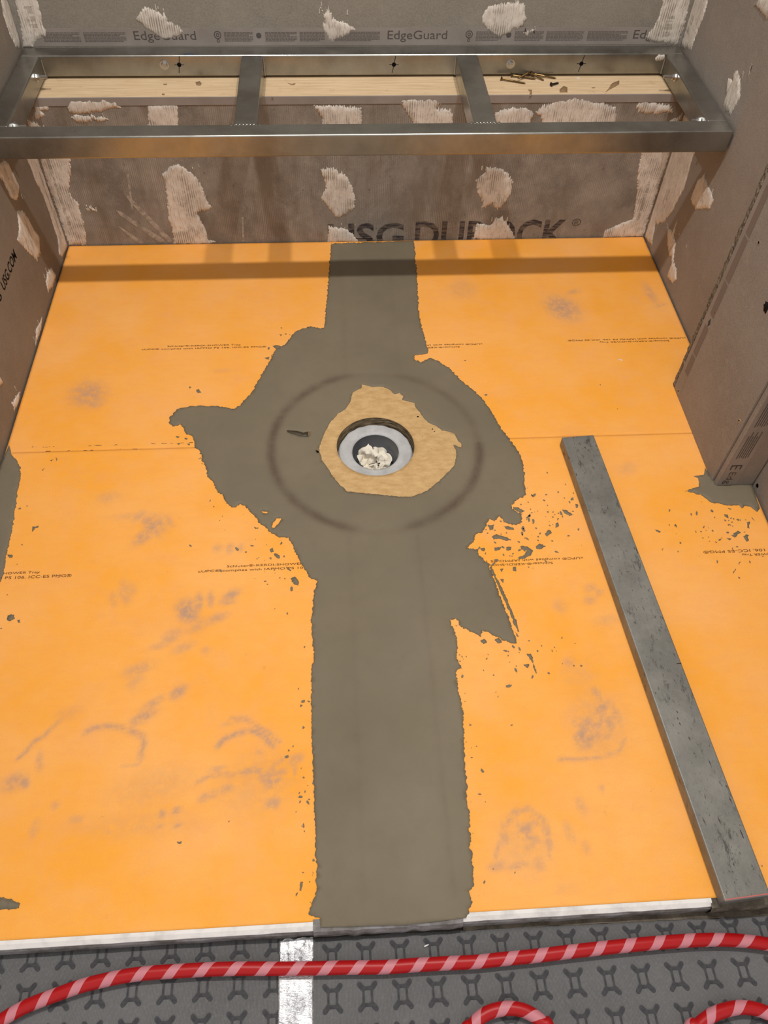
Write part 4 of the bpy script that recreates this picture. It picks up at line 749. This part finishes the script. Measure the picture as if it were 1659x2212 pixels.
# ------------------------------------------------------------------ drain
drain = empty('drain_fitting', (DC[0], DC[1], -.09), 'light grey plastic drain pipe flange recessed in the round hole of the tray', 'drain')
jag = lambda a, j: (.0030 * noise.noise((math.cos(a) * 5, math.sin(a) * 5, 2)) - .0009 if j == 1 else 0)
v_, f_ = lathe([(.0815, .0008), (.0810, -.008), (.0800, -.016), (.0805, -.032)], 72, DC); mk('hole_wall', v_, f_, M_throat, drain, True)
v_, f_ = lathe([(.0795, -.026), (.0775, -.0175), (.0740, -.0165), (.0540, -.0165), (.0505, -.0175), (.0490, -.020)], 96, DC, jag)
mk('flange_ring', v_, f_, M_pvc, drain, True)['label'] = 'pale grey ring'
v_, f_ = lathe([(.0490, -.019), (.0480, -.052), (.0440, -.054), (.0435, -.0850)], 64, DC); mk('pipe_wall', v_, f_, M_pipe, drain, True)
v_, f_ = lathe([(.0436, -.0850), (.0001, -.0850)], 32, DC); mk('pipe_bottom', v_, f_, M_pipe, drain)
# crumpled cloth stuffed into the pipe
def crumple(cx, cy, cz, R_, seed, n=60, tilt=(0, 0)):
    """a crushed sheet: sharp folds along a few random lines, pulled in at the rim"""
    rr = random.Random(seed); folds = []
    for k in range(9):
        a = rr.uniform(0, math.pi); folds.append((math.cos(a), math.sin(a), rr.uniform(-.7, .7), rr.uniform(.25, .75) * rr.choice((-1, 1))))
    vs_, fs = [], []
    for i in range(n):
        for j in range(n):
            u, v = i / (n - 1) * 2 - 1, j / (n - 1) * 2 - 1
            r0 = math.hypot(u, v); k_ = max(abs(u), abs(v)) / r0 if r0 > 1e-6 else 1; u, v = u * k_, v * k_
            z = 0; x, y = u * .78, v * .78
            for ca, sa, o_, s_ in folds:
                t = u * ca + v * sa - o_; z += s_ * abs(t) * .55; x += ca * s_ * .10 * math.sin(t * 3); y += sa * s_ * .10 * math.cos(t * 3)
            q = noise.noise_vector(Vector((u * 2.2, v * 2.2, seed)))
            z += q.z * .35 + .06 * math.sin(9 * u + 5 * v + seed); x += q.x * .30; y += q.y * .30
            z += u * tilt[0] + v * tilt[1]
            z = .62 * math.tanh(z / .62)
            l = math.hypot(x, y)
            if l > 1: x, y = x / l, y / l
            vs_.append((cx + x * R_, cy + y * R_, cz + z * R_))
    for i in range(n - 1):
        for j in range(n - 1):
            b = i * n + j; fs.append((b, b + n, b + n + 1, b + 1))
    return vs_, fs
cloth = empty('crumpled_paper', (DC[0], DC[1], -.084), 'crumpled white paper stuffed into the drain pipe', 'paper')
for (cx, cy, cz, R_, sd_, tl) in [(-.017, -.722, -.040, .027, 3, (.3, .5)), (.013, -.718, -.040, .024, 8, (-.2, .5)), (-.010, -.748, -.038, .024, 12, (.1, -.2)), (.018, -.752, -.043, .017, 21, (0, .2))]:
    v_, f_ = crumple(cx, cy, cz, R_, sd_, tilt=tl); mk('paper_fold', v_, f_, M_paper, cloth, False)

# ------------------------------------------------------------------ steel bench frame
ZT, ZB0 = .4259, .3801
bench = empty('bench_frame', (0, -.064, ZB0), 'welded raw steel tube bench frame spanning wall to wall', 'bench frame')
XE = .7615
back_rail = box('back_rail', -XE, XE, .0920, .1362, ZB0, ZT, M_steel, bench, .0032, 3)
front_rail = box('front_rail', -XE, XE, -.2662, -.2215, ZB0, ZT, M_steel, bench, .0032, 3)
for s in (-1, 1): box('end_tube', min(s * XE, s * .7190), max(s * XE, s * .7190), -.2225, .0930, ZB0, ZT - .0002, M_steel, bench, .0032, 3)
for x0, x1 in ((-.2690, -.2215), (.2245, .2730)):
    c = box('cross_tube', x0, x1, -.2225, .0930, ZB0, ZT - .0002, M_steel, bench, .0040, 3)
def weld(x, y0, y1, z):
    bm = bmesh.new()
    for k in range(7):
        t = k / 6; axis_cyl(bm, (x, y0 + (y1 - y0) * t, z - .004), (0, 0, .0048), .0045, .0028, 8)
    return from_bm('weld_bead', bm, M_steel, bench)
def weldx(x0, x1, y, z):
    bm = bmesh.new()
    for k in range(9):
        t = k / 8; axis_cyl(bm, (x0 + (x1 - x0) * t, y, z - .004), (0, 0, .0046), .0045, .0026, 8)
    return from_bm('weld_bead', bm, M_steel, bench)
for x0, x1 in ((-.274, -.2165), (.2200, .2770)):
    weldx(x0, x1, -.2235, ZT)
    for xx in (x0 + .0035, x1 - .0035):
        bm = bmesh.new(); axis_cyl(bm, (xx, .0915, ZB0 + .002), (0, 0, .036), .0030, .0026, 8); from_bm('weld_bead', bm, M_steel, bench)
for xx in (-.7180, .7180):
    bm = bmesh.new(); axis_cyl(bm, (xx, .0912, ZB0 + .002), (0, 0, .036), .0034, .0026, 8); from_bm('weld_bead', bm, M_steel, bench)
def bolt(p, d, stud=.012, r=.0105):
    p = Vector(p); d = Vector(d)
    bm = bmesh.new(); axis_cyl(bm, p, d * (.0076 + stud), r * .36, r * .33, 12); o = from_bm('bolt', bm, M_zinc, bench)
    bm = bmesh.new(); axis_cyl(bm, p, d * .0016, r, r, 20); from_bm('washer', bm, M_zinc, o)
    bm = bmesh.new(); axis_cyl(bm, p + d * .0016, d * .006, r * .68, r * .66, 6); from_bm('nut', bm, M_zinc, o)
    return o
for x, z in ((-.4458, .4055), (.3531, .4045)): bolt((x, .0920, z), (0, -1, 0), .002)
bolt((-.7190, .030, .4080), (1, 0, 0), .016); bolt((-.7190, -.186, .4065), (1, 0, 0), .016)
bolt((.7190, .004, .4130), (-1, 0, 0), .020); bolt((.7190, -.186, .4080), (-1, 0, 0), .010)
for x, z in ((-.4124, .4056), (.0798, .4040), (.5213, .4042)):
    bm = bmesh.new(); axis_cyl(bm, (x, .0921, z), (0, -.0005, 0), .0048, .0048, 16); o = from_bm('drill_hole', bm, M_black, bench)
    sl = .0035
    mk('marker_cross', [(x - .0006 + sl, .0915, z + .019), (x + .0008 + sl, .0915, z + .019), (x + .0008 - sl, .0915, z - .018), (x - .0006 - sl, .0915, z - .018),
                        (x - .011, .0915, z + .0005), (x + .011, .0915, z + .0005), (x + .011, .0915, z - .0005), (x - .011, .0915, z - .0005)], [(0, 1, 2, 3), (4, 5, 6, 7)], M_ink, o)
o = slab('ink_smudge', [(-.400, .096), (-.388, .0945), (-.376, .096), (-.382, .101), (-.392, .102)], lambda u, v, h: (u, v, ZT + h), M_blue, bench, thick=.0004, edge=.0003, grid=.01, amp=.003, step=.0016, seed=5)
o = slab('compound_blob', [(.694, .414), (.700, .424), (.714, .424), (.717, .414), (.708, .410), (.700, .410)], lambda u, v, h: (u, .0920 - h, v), M_mud, bench, thick=.003, edge=.001, grid=.004, amp=.002, step=.002, seed=5)

# ------------------------------------------------------------------ screws lying on the plank
def screw(p_head, p_tip, z0, z1, mat, label, L=None):
    a = Vector((*p_head, z0)); b = Vector((*p_tip, z1)); d = b - a; ln = d.length; d.normalize()
    e = empty('wood_screw', (a.x, a.y, .3753), label, 'screw', 'loose screws on the plank')
    bm = bmesh.new(); axis_cyl(bm, a - d * .001, d * .0045, .0046, .0022, 14); from_bm('head', bm, mat, e)
    bm = bmesh.new(); axis_cyl(bm, a + d * .003, d * (ln * .42), .0021, .0021, 10); from_bm('shank', bm, mat, e)
    s = d.orthogonal().normalized(); t = d.cross(s); n = int(ln * .58 / .0004); vs_, fs = [], []
    m = 8
    for i in range(n + 1):
        q = i / n; base = a + d * (ln * (.42 + .58 * q)); tap = 1 if q < .85 else max(.08, (1 - q) / .15)
        for j in range(m):
            an = 2 * math.pi * j / m; ph = (i * .0004 / .0022 - j / m) % 1.0
            r = (.0016 + .0010 * max(0, 1 - abs(ph - .5) * 4)) * tap
            vs_.append(base + (s * math.cos(an) + t * math.sin(an)) * r)
    for i in range(n):
        for j in range(m): fs.append((i * m + j, i * m + (j + 1) % m, (i + 1) * m + (j + 1) % m, (i + 1) * m + j))
    mk('thread', vs_, fs, mat, e, True)
labels = ['brass screw nearest the front on the plank, leftmost of the pile', 'brass screw lying behind the leftmost one, head to the left', 'brass screw propped diagonally across the others with its head raised', 'rightmost long brass screw of the pile, tip to the right', 'short-looking brass screw half hidden under the crossing screws']
zz = [(.3800, .3775), (.3800, .3775), (.3890, .3815), (.3815, .3775), (.3830, .3775)]
for (h, t), lb, z in zip(D['screws'][:5], labels, zz): screw(h, t, z[0], z[1], M_brass, lb)
h, t = D['screws'][5]; screw(h, t, .3800, .3775, M_darkscrew, 'single short dark screw lying apart from the brass ones')

def chip(p, z, a, l, w, label):
    bm = bmesh.new(); pts = [(-l, -w * .4), (-l * .3, -w), (l, -w * .2), (l * .6, w * .7), (-l * .6, w)]
    lo = [bm.verts.new((p[0] + x * math.cos(a) - y * math.sin(a), p[1] + x * math.sin(a) + y * math.cos(a), z)) for x, y in pts]
    hi = [bm.verts.new((v.co.x, v.co.y, z + w * (.5 + .4 * (k % 2)))) for k, v in enumerate(lo)]
    bm.faces.new(lo[::-1]); bm.faces.new(hi)
    for k in range(5): bm.faces.new((lo[k], lo[(k + 1) % 5], hi[(k + 1) % 5], hi[k]))
    props(from_bm('plaster_chip', bm, M_foam), label, 'chip')
chip(D['chip'][0], .3753, -.4, .005, .002, 'tiny white plaster chip on the pine plank behind the steel frame')
chip(D['chip'][1], .0002, -.5, .005, .0015, 'tiny white plaster chip on the orange tray near the pier')
chip(D['chip'][2], -.0292, .3, .004, .0010, 'tiny white sliver on the dark grey membrane')

# ------------------------------------------------------------------ straightedge bar lying on the tray
bar = empty('straightedge_bar', (.42, -1.18, .0012), 'long scuffed grey straightedge bar lying on the right half of the orange tray', 'straightedge')
BH = .024
a0, b0 = np.array((.3885, -.7400)), np.array((.4480, -1.6290)); d = (b0 - a0) / np.linalg.norm(b0 - a0); nrm = np.array((-d[1], d[0]))
if nrm[0] < 0: nrm = -nrm
LN = np.linalg.norm(b0 - a0); BW = .0690
bm = bmesh.new(); box_bm(bm, 0, LN, 0, BW, .0012, .0012 + BH, .0022, 3)
for v in bm.verts:
    u, w = v.co.x, v.co.y; w += .0003 * noise.noise((u * 14, 1, v.co.z * 20)); p = a0 + d * u + nrm * w; v.co = (p[0], p[1], v.co.z)
bmesh.ops.recalc_face_normals(bm, faces=bm.faces[:])
from_bm('bar_body', bm, M_bar, bar)
def on_bar(u, v, h): p = a0 + d * u + nrm * v; return (p[0], p[1], .0012 + BH + h)
for rc in [(.527, .5282, .060, .0685), (.290, .302, .0655, .0664), (.800, .812, .060, .061)]: bars('marker_tick', [rc], on_bar, M_ink, bar, .0003)
rnd = random.Random(77); vs_, fs = [], []
for k in range(70):
    u = rnd.uniform(.01, LN - .03); v = rnd.choice((rnd.gauss(BW * .45, .008), rnd.uniform(.006, BW - .006), rnd.uniform(BW - .010, BW - .003))); l = rnd.uniform(.002, .016) * rnd.random() + .0015; w = rnd.uniform(.0004, .0012); s_ = rnd.uniform(-.25, .25)
    if not .003 < v < BW - .003: continue
    b = len(vs_); vs_ += [on_bar(u, v, .0002), on_bar(u + l * .5, v + w + s_ * l * .3, .0002), on_bar(u + l, v + s_ * l * .5, .0002), on_bar(u + l * .4, v - w, .0002)]; fs.append((b, b + 1, b + 2, b + 3))
props(mk('scratches', vs_, fs, M_print2, bar), kind='stuff')
bars('chalk_line', [(LN - .0032, LN - .0015, .002, BW - .001)], on_bar, M_red_chalk, bar, .0004)

# ------------------------------------------------------------------ membrane mats, studs, tape
ZM = -.0300
def stud_mesh():
    bm = bmesh.new()
    def cap(p, q, w, z):
        p, q = Vector(p), Vector(q); dd = (q - p).normalized(); nn = Vector((-dd.y, dd.x)); pts = []
        for i in range(7): a = math.pi / 2 + math.pi * i / 6; pts.append(p + dd * (w * math.cos(a)) + nn * (w * math.sin(a)))
        for i in range(7): a = -math.pi / 2 + math.pi * i / 6; pts.append(q + dd * (w * math.cos(a)) + nn * (w * math.sin(a)))
        T_ = [bm.verts.new((v.x, v.y, z)) for v in pts]
        f = bm.faces.new(T_)
        if f.normal.z < 0: f.normal_flip()
    z = .0006
    for sx in (-1, 1):
        cap((sx * .0058, -.0085), (sx * .0058, .0085), .0015, z)
        for sy in (-1, 1):
            z += .00003; cap((sx * .0060, sy * .0094), (sx * .0108, sy * .0148), .0032, z)
    for sy in (-1, 1): z += .00003; cap((-.0045, sy * .0098), (.0045, sy * .0098), .0021, z)
    me = bpy.data.meshes.new('stud'); bm.normal_update(); bm.to_mesh(me); bm.free(); me.materials.append(M_stud.m)
    return me
STUD = stud_mesh()
def mat_sheet(x0, x1, c0, r0, yb, label):
    n = int((x1 - x0) / .01); xs = np.linspace(x0, x1, n); ys = np.linspace(-2.25, yb, 60); vs_, fs = [], []
    for y in ys:
        for x in xs: vs_.append((x, y + (.003 * noise.noise((x * 30, 0, 8)) if y == yb else 0) - (.012 * max(0, x) if y == yb else 0), ZM + .0006 * noise.noise((x * 9, y * 9, 0))))
    ny = len(ys); nx = len(xs)
    for j in range(ny - 1):
        for i in range(nx - 1): b = j * nx + i; fs.append((b, b + 1, b + nx + 1, b + nx))
    base = len(vs_); rim = [i for i in range(nx)] + [j * nx + nx - 1 for j in range(1, ny)] + [(ny - 1) * nx + i for i in range(nx - 2, -1, -1)] + [j * nx for j in range(ny - 2, 0, -1)]
    for i in rim: vs_.append((vs_[i][0], vs_[i][1], -.0334))
    m = len(rim)
    for k in range(m): fs.append((rim[(k + 1) % m], rim[k], base + k, base + (k + 1) % m))
    o = mk('floor_membrane', vs_, fs, M_mat, None, True)
    props(o, label, 'membrane', 'grey floor membrane sheets')
    for r in range(8):
        y = r0 - r * .049
        if y < -1.95: continue
        k0 = math.ceil((x0 + .014 - c0) / .0482); k1 = math.floor((x1 - .014 - c0) / .0482)
        for k in range(k0, k1 + 1):
            s_ = bpy.data.objects.new('stud', STUD); COL.objects.link(s_); s_.parent = o
            x = c0 + k * .0482; yy = y
            s_.location = (x, yy, ZM + .0006 * noise.noise((x * 9, yy * 9, 0)) + .0003); s_.rotation_euler = (0, 0, .01)
    return o
mat_sheet(-.74, -.158, -.5279, -1.637, -1.6275, 'dark grey fleece membrane sheet with stud imprints, left of the foil tape')
mat_sheet(-.1575, .74, -.0127, -1.661, -1.6350, 'dark grey fleece membrane sheet with stud imprints, right of the foil tape')

# foil tape over the joint
nx, ny = 28, 260; vs_, fs = [], []
tx0, tx1 = -.1835, -.1355; ty0, ty1 = -1.6335, -2.24
for j in range(ny):
    y = ty0 + (ty1 - ty0) * j / (ny - 1)
    for i in range(nx):
        t = i / (nx - 1); x = tx0 + (tx1 - tx0) * t
        top = 1 if y > -1.672 else .45
        z = ZM + .0016 + top * (.0011 * noise.noise((x * 130, y * 18, 0)) + .0005 * noise.noise((x * 150, y * 220, 3)))
        if i in (0, nx - 1): z = ZM + .0009
        yy = y
        if j == 0: yy += .004 * noise.noise((x * 90, 0, 1)) - (.006 if i < 4 else 0) * (1 - i / 4)
        vs_.append((x + .0006 * noise.noise((0, y * 40, i // (nx - 1))), yy, z))
for j in range(ny - 1):
    for i in range(nx - 1): b = j * nx + i; fs.append((b, b + 1, b + nx + 1, b + nx))
o = mk('foil_tape', vs_, [f[::-1] for f in fs], M_foil)
props(o, 'crinkled silver foil tape strip covering the joint in the grey membrane', 'tape')

# ------------------------------------------------------------------ striped hose
HR = .0090
def hose(path, label, pitch=.0425, n=14, m=22):
    ds = pitch / n
    P = resample(path, .002); dist = np.r_[0, np.cumsum(np.linalg.norm(np.diff(P, axis=0), axis=1))]
    tot = dist[-1]; N = int((tot - pitch) / ds)
    def frame(s):
        x = np.interp(s, dist, P[:, 0]); y = np.interp(s, dist, P[:, 1]); e = .004
        dx = np.interp(s + e, dist, P[:, 0]) - np.interp(s - e, dist, P[:, 0]); dy = np.interp(s + e, dist, P[:, 1]) - np.interp(s - e, dist, P[:, 1])
        l = math.hypot(dx, dy) or 1; return x, y, dx / l, dy / l
    V = []
    for i in range(N + 1):
        for j in range(m + 1):
            th = 2 * math.pi * j / m; s = i * ds + pitch * (1 - j / m)
            x, y, tx, ty = frame(s)
            V.append((x - ty * HR * math.cos(th), y + tx * HR * math.cos(th), ZM + .0016 + HR + HR * math.sin(th)))
    red, pink = [], []
    for i in range(N):
        dst = pink if (i % n) < 5 else red
        for j in range(m):
            b = i * (m + 1) + j; dst.append((b, b + 1, b + m + 2, b + m + 1))
    def sub(name, F, mat, par):
        used = sorted({v for f in F for v in f}); mp = {v: k for k, v in enumerate(used)}
        o = mk(name, [V[v] for v in used], [tuple(mp[v] for v in f) for f in F], mat, par, True)
        return o
    o = sub('striped_hose', red, M_red, None); props(o, label, 'hose', 'red and pink striped hose')
    s_ = sub('stripe', pink, M_pink, o); s_['label'] = 'pink spiral stripe'
    bmm = bmesh.new(); bmm.from_mesh(o.data); bmesh.ops.recalc_face_normals(bmm, faces=bmm.faces[:]); bmm.to_mesh(o.data); bmm.free()
    return o
hose([(-.70, -1.83), (-.64, -1.775)] + D['hose_main'] + [(.615, -1.745), (.655, -1.80)], 'red hose with pink spiral stripe running across the whole grey membrane')
hose([(.040, -2.20), (.044, -2.05), (.048, -1.90)] + D['hose_loop1'][1:-1] + [(.186, -1.90), (.190, -2.05), (.194, -2.20)], 'arched loop of red and pink striped hose, the one nearer the foil tape')
hose([(.335, -2.20), (.338, -2.05), (.345, -1.90)] + D['hose_loop2'][1:-1] + [(.545, -1.90), (.560, -2.05), (.565, -2.20)], 'arched loop of red and pink striped hose in the right corner of the membrane')

bpy.context.view_layer.update()
